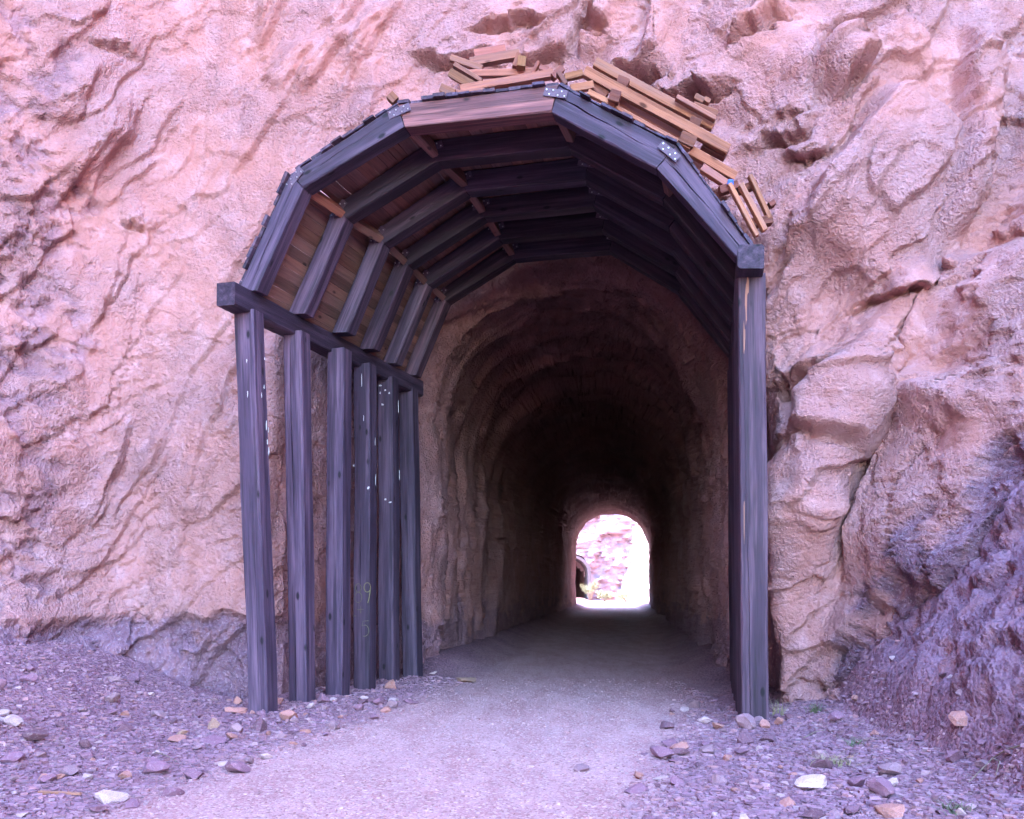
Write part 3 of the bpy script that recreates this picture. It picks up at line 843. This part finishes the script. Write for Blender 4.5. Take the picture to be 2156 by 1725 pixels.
# ------------------------------------------------------------------ crib timbers piled over the roof
def plank(px0, py0, px1, py1, thick, Yd, dep, color, label, skew=0.0, mat=None, seed=0, roll=0.0, Y1=None):
    a = wpt(px0, py0, Yd); b = wpt(px1, py1, Yd if Y1 is None else Y1)
    d = (b-a).normalized(); n = Vector((0, -1, 0)); n = (n-d*n.dot(d)).normalized(); u = n.cross(d).normalized()
    if roll:
        R_ = Matrix.Rotation(roll, 3, d); n = R_ @ n; u = R_ @ u
    h = thick*Yd/F/2; e = dep/2
    def s_(p): return [p+u*h+n*e, p-u*h+n*e, p-u*h-n*e, p+u*h-n*e]
    o = beam('crib_timber', s_(a), s_(b), mat or M_CRIB, color, None, 6, .006, .003, None, 900+seed)
    return tag(o, label, 'timber', 'crib timbers wedged between portal roof and rock')
def zl(x, y): return 908.4+x/6.25, 74.7+y/6.25
def zr(x, y): return 1178.6+x/4.286, 103.5+y/4.286
LP = [((565, 262), (975, 185), 95, 13.55, .12, (1.25, .95, 1.1), 'pale pink plank topmost in the left crib pile', .0),
      ((505, 375), (1150, 255), 100, 13.30, .22, (1.05, .95, 1.0), 'long plank second from the top of the left crib pile', .25),
      ((255, 305), (670, 450), 80, 13.25, .12, (.95, .9, .95), 'upper of three slanting timbers at left end of crib pile', .2),
      ((300, 405), (660, 625), 55, 13.10, .14, (.8, .75, .8), 'thin middle one of three slanting timbers at left end of crib pile', .0),
      ((250, 500), (580, 690), 105, 12.95, .16, (.75, .72, .62), 'thick lowest of three slanting timbers at left end of crib pile', .3),
      ((500, 515), (1330, 495), 85, 13.15, .16, (1.15, .95, 1.0), 'level plank in the middle of the left crib pile', .25),
      ((380, 718), (1600, 515), 95, 12.92, .14, (1.15, .95, .95), 'long reddish plank lying just above the crown beam', .1),
      ((1090, 430), (1150, 255), 60, 13.05, .12, (.8, .62, .6), 'dark upright block at right end of left crib pile', .0),
      ((1180, 430), (1195, 300), 110, 12.96, .12, (.85, .8, .55), 'round-topped tan block at right end of left crib pile', .0),
      ((1325, 515), (1405, 375), 45, 12.95, .12, (.85, .6, .6), 'thin upright wedge right of the round-topped block', .0),
      ((1420, 440), (1540, 470), 75, 13.0, .12, (.9, .7, .8), 'short stub leaning on the thin wedge', .0),
      ((1590, 560), (1720, 440), 85, 12.88, .14, (.75, .55, .6), 'dark brown stub standing above the crown splice', .2),
      ((1670, 500), (1770, 650), 60, 12.72, .10, (.55, .45, .45), 'blackened stub just right of the crown splice', .0),
      ((1750, 560), (1985, 505), 80, 13.05, .14, (1.0, .9, .7), 'tan plank bridging the two crib piles', .2),
      ((130, 690), (310, 770), 100, 12.85, .14, (.9, .8, .75), 'short block at the far left foot of the crib pile', .3),
      ((330, 765), (700, 735), 55, 12.80, .10, (1.1, .85, .8), 'thin reddish strip wedged under the long plank', .0),
      ((-545, 800), (-470, 880), 110, 12.75, .12, (.7, .6, .55), 'lone stub at the upper left knuckle', .0)]
for s, (p0, p1, th, Yd, dp, c, lab, rl_) in enumerate(LP):
    a = zl(*p0); b = zl(*p1); plank(*a, *b, th/6.25, Yd, dp, c, lab, 0, None, s, rl_)
RP = [((320, 125), (1385, 700), 92, 13.15, .14, (1.15, 1.0, .85), 'uppermost long tan beam of the right crib pile', .2),
      ((225, 205), (1520, 915), 98, 12.90, .16, (1.1, .95, .85), 'long streaked beam, second down in right crib pile', .2),
      ((500, 470), (1150, 830), 100, 13.10, .10, (.75, .52, .5), 'recessed reddish board below the long streaked beam', .0),
      ((490, 530), (1175, 905), 42, 12.72, .12, (1.2, .95, .8), 'thin tan strip lying against the right front rib', .0),
      ((1180, 920), (1585, 1155), 88, 12.80, .16, (1.25, 1.0, .85), 'short thick tan beam at lower end of right crib pile', .2),
      ((255, 395), (490, 515), 52, 12.66, .10, (1.35, 1.15, .95), 'short bright strip beside the crown splice', .1),
      ((95, 365), (300, 330), 75, 12.78, .14, (1.2, 1.05, .9), 'short tan plank with a dark end above the right rib', .2),
      ((300, 345), (420, 430), 80, 12.95, .12, (.7, .55, .55), 'dark stub behind the short tan plank', .0),
      ((450, 425), (540, 455), 110, 12.62, .30, (.62, .45, .45), 'square dark block propping the long streaked beam', .3),
      ((520, 285), (615, 325), 80, 12.95, .2, (.6, .45, .45), 'small dark block between the two long beams, upper end', .2),
      ((1170, 655), (1265, 690), 75, 12.95, .2, (.5, .4, .42), 'small dark block between the two long beams, lower end', .2),
      ((1085, 800), (1215, 860), 105, 12.72, .25, (.65, .5, .45), 'square brown block below the streaked beam near the splice', .25),
      ((1290, 860), (1500, 970), 95, 13.05, .12, (.6, .45, .5), 'dark board in the gap under the streaked beam', .0),
      ((1050, 440), (1405, 640), 48, 12.98, .10, (.95, .85, .9), 'thin weathered strip lying on the uppermost beam', .0),
      ((1200, 510), (1420, 590), 62, 13.15, .14, (.75, .6, .55), 'brown stub behind the weathered strip', .2),
      ((1215, 440), (1290, 480), 62, 13.2, .16, (.75, .65, .6), 'small pale block in the rock hollow', .1),
      ((1300, 460), (1350, 490), 50, 13.3, .14, (.9, .75, .7), 'tiny tan block deepest in the rock hollow', .0),
      ((1280, 1070), (1510, 1225), 75, 12.72, .10, (1.2, .95, .95), 'pale plank end beneath the short thick beam', .0),
      ((1530, 1225), (1775, 1690), 44, 12.35, .12, (1.45, 1.25, 1.05), 'first of three pale upright slats by the right rib', .1),
      ((1630, 1225), (1850, 1640), 52, 12.42, .10, (1.35, 1.15, .95), 'middle one of three pale upright slats by the right rib', .0),
      ((1715, 1145), (1890, 1530), 44, 12.52, .10, (1.05, .9, .75), 'outermost of three pale upright slats by the right rib', .0),
      ((1440, 1285), (1600, 1235), 80, 12.62, .14, (.6, .4, .42), 'dark upper crosspiece behind the three slats', .0),
      ((1600, 1285), (1770, 1225), 70, 12.66, .14, (.55, .4, .4), 'dark crosspiece joining the two outer slats', .0),
      ((1715, 1580), (1910, 1545), 85, 12.55, .14, (.6, .45, .45), 'dark lower crosspiece behind the three slats', .0),
      ((1880, 1420), (1930, 1390), 55, 12.7, .14, (.6, .42, .48), 'small dark block right of the outermost slat', .0),
      ((760, 5400-103), (790, 5400-60), 1, 12.5, .02, (1, 1, 1), None, 0)]
for s, (p0, p1, th, Yd, dp, c, lab, rl_) in enumerate(RP):
    if lab is None: continue
    a = zr(*p0); b = zr(*p1); plank(*a, *b, .88*th/4.286, Yd, dp, c, lab, 0, None, 40+s, rl_)

# small blue bottle cap lodged in the crib
bm = bmesh.new(); bmesh.ops.create_cone(bm, cap_ends=True, segments=14, radius1=.045, radius2=.036, depth=.06)
bmesh.ops.bevel(bm, geom=[e for e in bm.edges], offset=.006, segments=2, affect='EDGES')
me = bpy.data.meshes.new('plastic_cap'); bm.to_mesh(me); bm.free()
tag(link('plastic_cap', me, Matrix.Translation(wpt(1538, 384, 12.5)) @ Matrix.Rotation(.6, 4, 'X'), None, M_BLUE), 'small blue plastic cap lodged above the three pale slats', 'cap')

# ------------------------------------------------------------------ loose stones
def rock_mesh(seed, sub=1, cuts=9, flat=.75):
    rnd = random.Random(seed); bm = bmesh.new(); bmesh.ops.create_icosphere(bm, subdivisions=sub+1, radius=1)
    for _ in range(cuts):
        n = Vector((rnd.gauss(0, 1), rnd.gauss(0, 1), rnd.gauss(0, 1))).normalized(); d = rnd.uniform(.36, .70)
        for v in bm.verts:
            k = v.co.dot(n)
            if k > d: v.co -= n*(k-d)
    bmesh.ops.dissolve_limit(bm, angle_limit=.09, verts=bm.verts, edges=bm.edges)
    bmesh.ops.triangulate(bm, faces=bm.faces)
    for v in bm.verts: v.co.z *= flat; v.co += Vector((rnd.uniform(-1, 1), rnd.uniform(-1, 1), rnd.uniform(-1, 1)))*.03
    me = bpy.data.meshes.new('stone'); bm.to_mesh(me); bm.free()
    me.materials.append(M_STONE)
    return me
ROCKS = [rock_mesh(s, 1, 13, .55+.35*random.Random(s).random()) for s in range(14)]
def gz_at(x, y): return float(ground_z(np.array([float(x)]), np.array([float(y)]))[0])
def on_ground(px, py):
    """where the sight line through a pixel meets the ground"""
    Yv = np.arange(5, 40, .03); Xv = (px-CX)*Yv/F; Zv = CH+(HY-py)*Yv/F
    hit = np.nonzero(Zv <= ground_z(Xv, Yv))[0]
    Yh = float(Yv[hit[0]]) if len(hit) else 20.0
    return wpt(px, py, Yh)
SALMON, PURPLE, PALE, GREY, TAN, DARK = (.42, .18, .14), (.22, .10, .135), (.50, .33, .32), (.30, .165, .18), (.40, .22, .15), (.15, .066, .084)
HERO = [(1485, 1524, 43, .45, PALE, 'pale flat-topped rock left of the right post foot'),
        (1513, 1536, 25, .9, SALMON, 'salmon cube-shaped rock between pale flat rock and right post'),
        (1575, 1535, 46, .8, GREY, 'largest grey-purple rock, against the right post foot'),
        (1609, 1530, 30, .7, SALMON, 'salmon rock at the right side of the right post foot'),
        (1640, 1526, 22, .7, SALMON, 'small salmon rock furthest right of those at the right post foot'),
        (1222, 1622, 52, .32, GREY, 'flat grey-pink slab lying alone on the trail'),
        (1344, 1640, 22, 1.2, SALMON, 'upright salmon stone alone on the trail edge'),
        (1424, 1655, 34, .8, PURPLE, 'rounded purple stone right of the upright salmon stone'),
        (1707, 1660, 62, .6, PALE, 'large pale rock on the right verge'),
        (1722, 1596, 38, .7, GREY, 'pinkish-grey rock behind the large pale rock'),
        (2012, 1600, 46, .7, PURPLE, 'blue-purple boulder at the foot of the right slope'),
        (1875, 1660, 40, .6, PALE, 'pale stone right of the large pale rock'),
        (1935, 1648, 22, .6, SALMON, 'small salmon stone on the right verge'),
        (1660, 1700, 40, .55, SALMON, 'flat salmon stone in front of the large pale rock'),
        (455, 1566, 56, .3, PURPLE, 'flat purple slab on the left verge'),
        (449, 1534, 30, .85, TAN, 'rounded tan rock behind the flat purple slab'),
        (497, 1502, 40, .55, SALMON, 'angular salmon rock left of the front left post foot'),
        (384, 1548, 26, .6, TAN, 'orange-tan stone left of the flat purple slab'),
        (146, 1636, 48, .7, GREY, 'pale grey-pink boulder low on the left verge'),
        (28, 1606, 56, .55, PURPLE, 'dark purple slab at the far left edge'),
        (70, 1560, 50, .5, DARK, 'dark slab above the far left edge slab'),
        (410, 1640, 40, .6, PURPLE, 'purple stone right of the pale left boulder'),
        (822, 1450, 28, .95, SALMON, 'rounded salmon rock against the fifth left post foot'),
        (765, 1476, 26, .7, PALE, 'white-purple rock in front of the fourth left post foot'),
        (983, 1437, 44, .4, TAN, 'flat tan rock beside the trail inside the portal'),
        (655, 1490, 18, .8, PALE, 'pale stone at the second left post foot'),
        (640, 1545, 20, .7, SALMON, 'small salmon stone in front of the second left post'),
        (700, 1478, 16, .7, PALE, 'small pale stone at the third left post foot'),
        (560, 1598, 30, .5, PALE, 'thin pale chip in front of the front left post'),
        (912, 1420, 14, .7, PALE, 'small white stone right of the innermost left post'),
        (1560, 1480, 20, .6, GREY, 'grey stone behind the right post foot'),
        (250, 1530, 30, .6, PURPLE, 'purple stone on the left talus'),
        (175, 1500, 26, .6, GREY, 'grey stone high on the left talus'),
        (335, 1612, 24, .6, SALMON, 'salmon chip among left rubble'),
        (1795, 1712, 46, .5, PURPLE, 'purple slab low on the right verge'),
        (1560, 1590, 28, .6, PURPLE, 'purple stone in front of the right post rocks')]
occupied = []
def put_rock(p, width, flat, col, rnd, label, group=None):
    me = ROCKS[rnd.randrange(len(ROCKS))]
    s = width/2/.62
    M = Matrix.Translation((p.x, p.y, gz_at(p.x, p.y)+s*flat*.36)) @ Matrix.Rotation(rnd.uniform(0, 6.28), 4, 'Z') @ Matrix.Rotation(rnd.uniform(-.25, .25), 4, 'X') @ Matrix.Diagonal((s, s*rnd.uniform(.7, 1), s*flat, 1))
    k = rnd.uniform(1.0, 1.35)
    o = link('loose_rock', me, M, None, None, tuple(c*k for c in col))
    tag(o, label, 'rock', group or 'loose rocks beside the trail')
    occupied.append((p.x, p.y, width/2))
rr = random.Random(77)
for (px, py, wpx, fl, col, lab) in HERO:
    p = on_ground(px, py); put_rock(p, wpx*p.y/F, fl, col, rr, lab)

def free(x, y, r):
    return all((x-a)**2+(y-b)**2 > (r+c)**2 for a, b, c in occupied)
def verge_ok(x, y):
    d = x-float(trail_c(np.array([y]))[0])
    return abs(d) > 1.75
COLS = [('purple', PURPLE), ('salmon', SALMON), ('pale', PALE), ('grey', GREY), ('dark', DARK), ('purple', PURPLE), ('grey', GREY), ('purple', PURPLE)]
SHORT = ['the pale flat-topped rock', 'the salmon cube-shaped rock', 'the grey rock at the right post', 'the salmon rock right of the right post', None, 'the flat slab on the trail',
         'the upright salmon stone', 'the rounded purple stone', 'the large pale right rock', 'the pinkish-grey right rock', 'the blue-purple boulder', 'the pale right stone', None, 'the flat salmon right stone',
         'the flat purple slab', 'the rounded tan rock', 'the angular salmon rock', 'the orange-tan stone', 'the pale left boulder', 'the far left purple slab', 'the dark far left slab', None,
         'the salmon rock at post five', 'the white-purple rock', 'the flat tan rock', None, None, None, 'the thin pale chip', None, None, 'the purple left talus stone', 'the grey left talus stone', None, 'the low purple right slab', None]
def pix(x, y, z): return CX+x*F/y, HY-(z-CH)*F/y
hero_px = [(nm_, h_[0], h_[1]) for nm_, h_ in zip(SHORT, HERO) if nm_]
small = []
while len(small) < 215:
    Yv = rr.uniform(6.6, 14.5)
    xv = rr.uniform(-.53*Yv, .53*Yv)
    if not verge_ok(xv, Yv) or xv > 4.4 or xv < -6.0: continue
    if xv < -3.0 and Yv > 13.9: continue
    if xv > 2.6 and Yv > 12.2: continue
    wd = .065+.16*rr.random()**1.8
    if not free(xv, Yv, wd/2): continue
    cn, col = COLS[rr.randrange(len(COLS))]
    occupied.append((xv, Yv, wd/2))
    u_, v_ = pix(xv, Yv, gz_at(xv, Yv))
    nm_, hx_, hy_ = min(hero_px, key=lambda h: (h[1]-u_)**2+(2*(h[2]-v_))**2)
    dx_, dy_ = u_-hx_, v_-hy_
    rel = ('right of' if dx_ > 0 else 'left of') if abs(dx_) > 1.2*abs(dy_) else ('in front of' if dy_ > 0 else 'behind')
    small.append((nm_, rel, cn, math.hypot(dx_, dy_), xv, Yv, wd, col))
small.sort(key=lambda q: q[:4])
ORD = ['nearest', 'second nearest', 'third nearest', 'fourth nearest', 'fifth nearest', 'sixth nearest', 'seventh nearest', 'eighth nearest']
from itertools import groupby
for key, grp in groupby(small, key=lambda q: q[:3]):
    grp = list(grp)
    for j, (nm_, rel, cn, _, xv, Yv, wd, col) in enumerate(grp):
        lab = f'small {cn} stone {rel} {nm_}' if len(grp) == 1 else f'{ORD[min(j, 7)]} small {cn} stone {rel} {nm_}'
        put_rock(Vector((xv, Yv, 0)), wd, rr.uniform(.45, .9), col, rr, lab, 'small stones in the verge rubble')

# gravel: pebbles and chips past counting, one mesh
rng = np.random.default_rng(4)
def pebbles(n_):
    Yv = 6.2+(rng.random(n_)**1.35)*12.0; Xv = (rng.random(n_)*2-1)*.56*Yv
    d = np.abs(Xv-trail_c(Yv))
    keep_ = (rng.random(n_) < np.clip(.16+1.1*sstep(1.5, 2.4, d), 0, 1)) & (Xv < 3.75+.12*np.maximum(0, Yv-9)+.5*rng.random(n_)**2) & (Xv > -6.6) & ~((Xv < -3.2) & (Yv > 14.3)) & ~((Xv > 3.0) & (Yv > 13))
    Xv, Yv, d = Xv[keep_], Yv[keep_], d[keep_]
    return Xv, Yv, d
Xp, Yp, Dp = pebbles(80000)
bv = np.array([[x, y, z] for x in (-1, 1) for y in (-1, 1) for z in (-1, 1)], float)*.75
bf = np.array([[0, 1, 3], [0, 3, 2], [4, 6, 7], [4, 7, 5], [0, 4, 5], [0, 5, 1], [2, 3, 7], [2, 7, 6], [0, 2, 6], [0, 6, 4], [1, 5, 7], [1, 7, 3]])
n_ = len(Xp)
onv = sstep(1.5, 2.3, Dp)
sz = (.006+.022*rng.random(n_)**2.6)*(.55+.75*onv)
Zp = ground_z(Xp, Yp)
an = rng.random(n_)*6.283
V = bv[None]*(1+.9*(rng.random((n_, len(bv), 3))-.5))
V = V*np.stack([sz*rng.uniform(.8, 1.5, n_), sz*rng.uniform(.6, 1.1, n_), sz*rng.uniform(.3, .7, n_)], 1)[:, None, :]
ca, sa = np.cos(an)[:, None], np.sin(an)[:, None]
V = np.stack([V[..., 0]*ca-V[..., 1]*sa, V[..., 0]*sa+V[..., 1]*ca, V[..., 2]], -1)
V += np.stack([Xp, Yp, Zp+sz*.2], 1)[:, None, :]
Fp = (bf[None]+(np.arange(n_)*len(bv))[:, None, None]).reshape(-1, 3)
me = np_mesh('gravel', V.reshape(-1, 3), Fp, False)
pal = .62*np.array([.28, .145, .175])+.42*np.array([PURPLE, PURPLE, DARK, GREY, SALMON, PALE, GREY, PURPLE, PURPLE, DARK, GREY, PURPLE, DARK, GREY, PURPLE]); pc = pal[rng.integers(0, len(pal), n_)]*rng.uniform(.8, 1.25, (n_, 1))
ptr = np.array([(.44, .23, .22), (.52, .33, .32), (.34, .165, .16), (.48, .27, .26)])[rng.integers(0, 4, n_)]
pc = pc*onv[:, None]+ptr*(1-onv[:, None])
ca_ = me.color_attributes.new('tone', 'FLOAT_COLOR', 'POINT')
ca_.data.foreach_set('color', np.repeat(np.concatenate([pc, np.ones((n_, 1))], 1), len(bv), 0).astype(np.float32).ravel())
m_, nt_, b_ = new_mat('pebble'); at_ = nt_.nodes.new('ShaderNodeVertexColor'); at_.layer_name = 'tone'
tcp = nt_.nodes.new('ShaderNodeTexCoord').outputs['Object']
nt_.links.new(mix(nt_, math_n(nt_, 'MULTIPLY', ramp_fac(nt_, noise(nt_, tcp, 70, 3), .45, .7), .35), at_.outputs['Color'], (.1, .06, .06)), b_.inputs['Base Color'])
b_.inputs['Roughness'].default_value = .9
gravel = link('gravel', me, None, None, m_)
tag(gravel, 'loose purple and pale gravel strewn along the trail and verges', 'gravel', None, 'stuff')

# ------------------------------------------------------------------ grass, twigs, splinter, shrubs
def tuft(px, py, n, h, spread, mat, label, seed):
    rnd = random.Random(seed); p = on_ground(px, py); V, Fc = [], []
    for _ in range(n):
        a = rnd.uniform(0, 6.28); b0 = Vector((rnd.gauss(0, spread*.25), rnd.gauss(0, spread*.25), -.01))
        dr = Vector((math.cos(a), math.sin(a), 0)); L_ = h*rnd.uniform(.5, 1.1); sp = spread*rnd.uniform(.3, 1.2)
        sd = Vector((-dr.y, dr.x, 0)); k0 = len(V)
        for s in range(5):
            f = s/4; c = b0+dr*(sp*f*f)+Vector((0, 0, L_*(f-.25*f*f))); wd = .0035*(1-f)+.0008
            V += [c-sd*wd, c+sd*wd, c+dr*wd*.8]
            if s:
                q = k0+3*s
                for e in range(3): Fc.append((q-3+e, q-3+(e+1) % 3, q+(e+1) % 3, q+e))
    me = bpy.data.meshes.new('grass_tuft'); me.from_pydata(V, [], Fc)
    o = link('grass_tuft', me, Matrix.Translation((p.x, p.y, gz_at(p.x, p.y))), None, mat)
    tag(o, label, 'grass', 'grass tufts on the right verge')
tuft(1640, 1508, 26, .30, .16, M_GRASS, 'dry straw-coloured tuft right beside the right post foot', 1)
tuft(1716, 1500, 60, .16, .15, M_GREEN, 'low green tuft at the rock foot right of the right post', 2)
tuft(1750, 1612, 70, .14, .28, M_GRASS, 'spread dry tuft behind the large pale rock', 3)
tuft(1800, 1570, 40, .12, .2, M_GREEN, 'sparse grey-green tuft in the middle of the right verge', 4)
tuft(2010, 1712, 60, .13, .2, M_GREEN, 'grey-green tuft nearest the bottom right corner', 5)
def tube_mesh(name, paths, sides=6):
    V, Fc = [], []
    for pts, r0, r1 in paths:
        k0 = len(V); n = len(pts)
        for j, p in enumerate(pts):
            d = (pts[min(n-1, j+1)]-pts[max(0, j-1)]).normalized(); x = d.cross(Vector((.2, .1, 1))).normalized(); y = d.cross(x)
            r_ = r0+(r1-r0)*j/(n-1)
            for s in range(sides):
                a = 6.283*s/sides; V.append(p+x*math.cos(a)*r_+y*math.sin(a)*r_)
        for j in range(n-1):
            for s in range(sides):
                Fc.append((k0+j*sides+s, k0+j*sides+(s+1) % sides, k0+(j+1)*sides+(s+1) % sides, k0+(j+1)*sides+s))
        Fc.append(tuple(k0+s for s in range(sides))[::-1]); Fc.append(tuple(k0+(n-1)*sides+s for s in range(sides)))
    me = bpy.data.meshes.new(name); me.from_pydata(V, [], Fc); return me
def twig(pxs, r0, label, fork=None):
    base_ = on_ground(*pxs[0])
    pts = []
    for j, (x, y) in enumerate(pxs):
        q = on_ground(x, y); pts.append(Vector((q.x, q.y, gz_at(q.x, q.y)+.03+.02*(j % 2)))-base_)
    paths = [(pts, r0, r0*.4)]
    if fork:
        fp = [pts[len(pts)//2]]
        for (x, y) in fork: q = on_ground(x, y); fp.append(Vector((q.x, q.y, gz_at(q.x, q.y)+.05))-base_)
        paths.append((fp, r0*.7, r0*.3))
    o = link('dead_twig', tube_mesh('dead_twig', paths), Matrix.Translation(base_), None, M_TWIG)
    tag(o, label, 'twig', 'dead twigs on the verges')
twig([(2150, 1585), (2120, 1592), (2090, 1608), (2065, 1640), (2040, 1655)], .008, 'forked dead twig at the foot of the right slope', [(2105, 1620), (2096, 1650)])
twig([(1692, 1560), (1715, 1552), (1738, 1545)], .006, 'thin pale twig on the middle of the right verge')
twig([(325, 1590), (350, 1603), (372, 1612)], .006, 'thin pale twig on the left verge')
p = on_ground(128, 1676)
spl = beam('wood_splinter', [p+Vector((-.17, -.02, .01)), p+Vector((-.17, .03, .01)), p+Vector((-.17, .03, .035)), p+Vector((-.17, -.02, .035))],
           [p+Vector((.17, -.045, .012)), p+Vector((.17, -.01, .012)), p+Vector((.17, -.01, .03)), p+Vector((.17, -.045, .03))], M_CRIB, (1.5, 1.4, 1.3), None, 5, .004, .003, None, 990)
tag(spl, 'pale wood splinter lying on the bottom left verge', 'splinter')

def shrub(x, y, r, h, label, seed):
    rnd = random.Random(seed); z = gz_at(x, y)
    root = bpy.data.objects.new('desert_shrub', None); COL.objects.link(root); root.location = (x, y, z); W[root] = Matrix.Translation((x, y, z))
    tag(root, label, 'shrub', 'desert shrubs beyond the far end')
    paths, V, Fc = [], [], []
    for _ in range(16):
        a = rnd.uniform(0, 6.28); rad = r*rnd.uniform(.3, 1); top = Vector((math.cos(a)*rad, math.sin(a)*rad, h*rnd.uniform(.5, 1)))
        pts = [Vector((0, 0, -.05)), top*.5+Vector((rnd.gauss(0, .1), rnd.gauss(0, .1), .1*h)), top]
        paths.append((pts, .03, .01))
        for _ in range(70):
            f = rnd.uniform(.35, 1.05); c = pts[1].lerp(pts[2], f)+Vector((rnd.gauss(0, .18), rnd.gauss(0, .18), rnd.gauss(0, .15)))*r
            u = Vector((rnd.gauss(0, 1), rnd.gauss(0, 1), rnd.gauss(0, 1))).normalized(); v = u.orthogonal().normalized(); s = rnd.uniform(.05, .11)
            k = len(V); V += [c-u*s, c+v*s*.4, c+u*s, c-v*s*.4]; Fc.append((k, k+1, k+2, k+3))
    me = bpy.data.meshes.new('foliage'); me.from_pydata(V, [], Fc)
    link('foliage', me, W[root], root, M_SHRUB)
    link('stem', tube_mesh('stem', paths, 5), W[root], root, M_TWIG)
for (px, Yd, r, h, lab, sd) in [(1243, 112, 1.0, 2.3, 'tall olive shrub right of the far portal frame', 1), (1272, 106, .8, 1.2, 'low yellow-green shrub in middle of far cutting', 2), (1318, 104, 1.2, 1.0, 'pale low shrub at right side of far cutting', 3)]:
    shrub((px-CX)*Yd/F, Yd, r, h, lab, sd)

# second portal seen through the far end
fp_root = bpy.data.objects.new('far_portal', None); COL.objects.link(fp_root); FPX, FPY = 6.1, 114.6
fzb = gz_at(FPX, FPY); fp_root.location = (FPX, FPY, fzb); W[fp_root] = Matrix.Translation((FPX, FPY, fzb))
tag(fp_root, 'pale framed arch of the next tunnel seen through the far end', 'portal')
M_FAR = plain_mat('pale_frame', (.13, .10, .11), .8, 0, .3, 6)
def archpts(r, n=14): return [Vector((FPX-r, 0, 0))]+[Vector((FPX+r*math.cos(math.pi*(1-j/n)), 0, 2.9+(r*.72)*math.sin(math.pi*(1-j/n)))) for j in range(n+1)]+[Vector((FPX+r, 0, 0))]
ao, ai = archpts(3.0), archpts(2.62)
for k in range(len(ao)-1):
    q = [ao[k], ai[k]]; q2 = [ao[k+1], ai[k+1]]
    def z_(v, d): return Vector((v.x, FPY+d, v.z+fzb-(.3 if v.z == 0 else 0)))
    nm_ = 'post' if k in (0, len(ao)-2) else 'arch_segment'
    beam(nm_, [z_(q[0], 0), z_(q[1], 0), z_(q[1], 5.5), z_(q[0], 5.5)], [z_(q2[0], 0), z_(q2[1], 0), z_(q2[1], 5.5), z_(q2[0], 5.5)], M_FAR, (1, 1, 1), fp_root, 2, .01, .0, None, 1500+k)
# its bore, closed by darkness: a long rock tube
rows = []
tt = np.linspace(0, 1, 60)
for y in np.linspace(115.2, 175, 40):
    Xa, Za = arch(tt, FPX-2.85-.03*(y-115), FPX+2.85-.03*(y-115), fzb-.6, fzb+3.0, fzb+5.2)
    rows.append(np.stack([Xa, np.full(60, y), Za], 1))
pb = np.array(rows).reshape(-1, 3); pb += .25*np.stack([fbm(pb*.6, 3, 90), 0*pb[:, 0], fbm(pb*.6, 3, 91)], 1)
fqb = grid_faces(40, 60)
me = np_mesh('far_bore', pb, fqb); fattr(me, 'raw', np.full(len(pb), .6))
fb = link('far_bore', me, None, None, M_ROCK); fb['kind'] = 'structure'
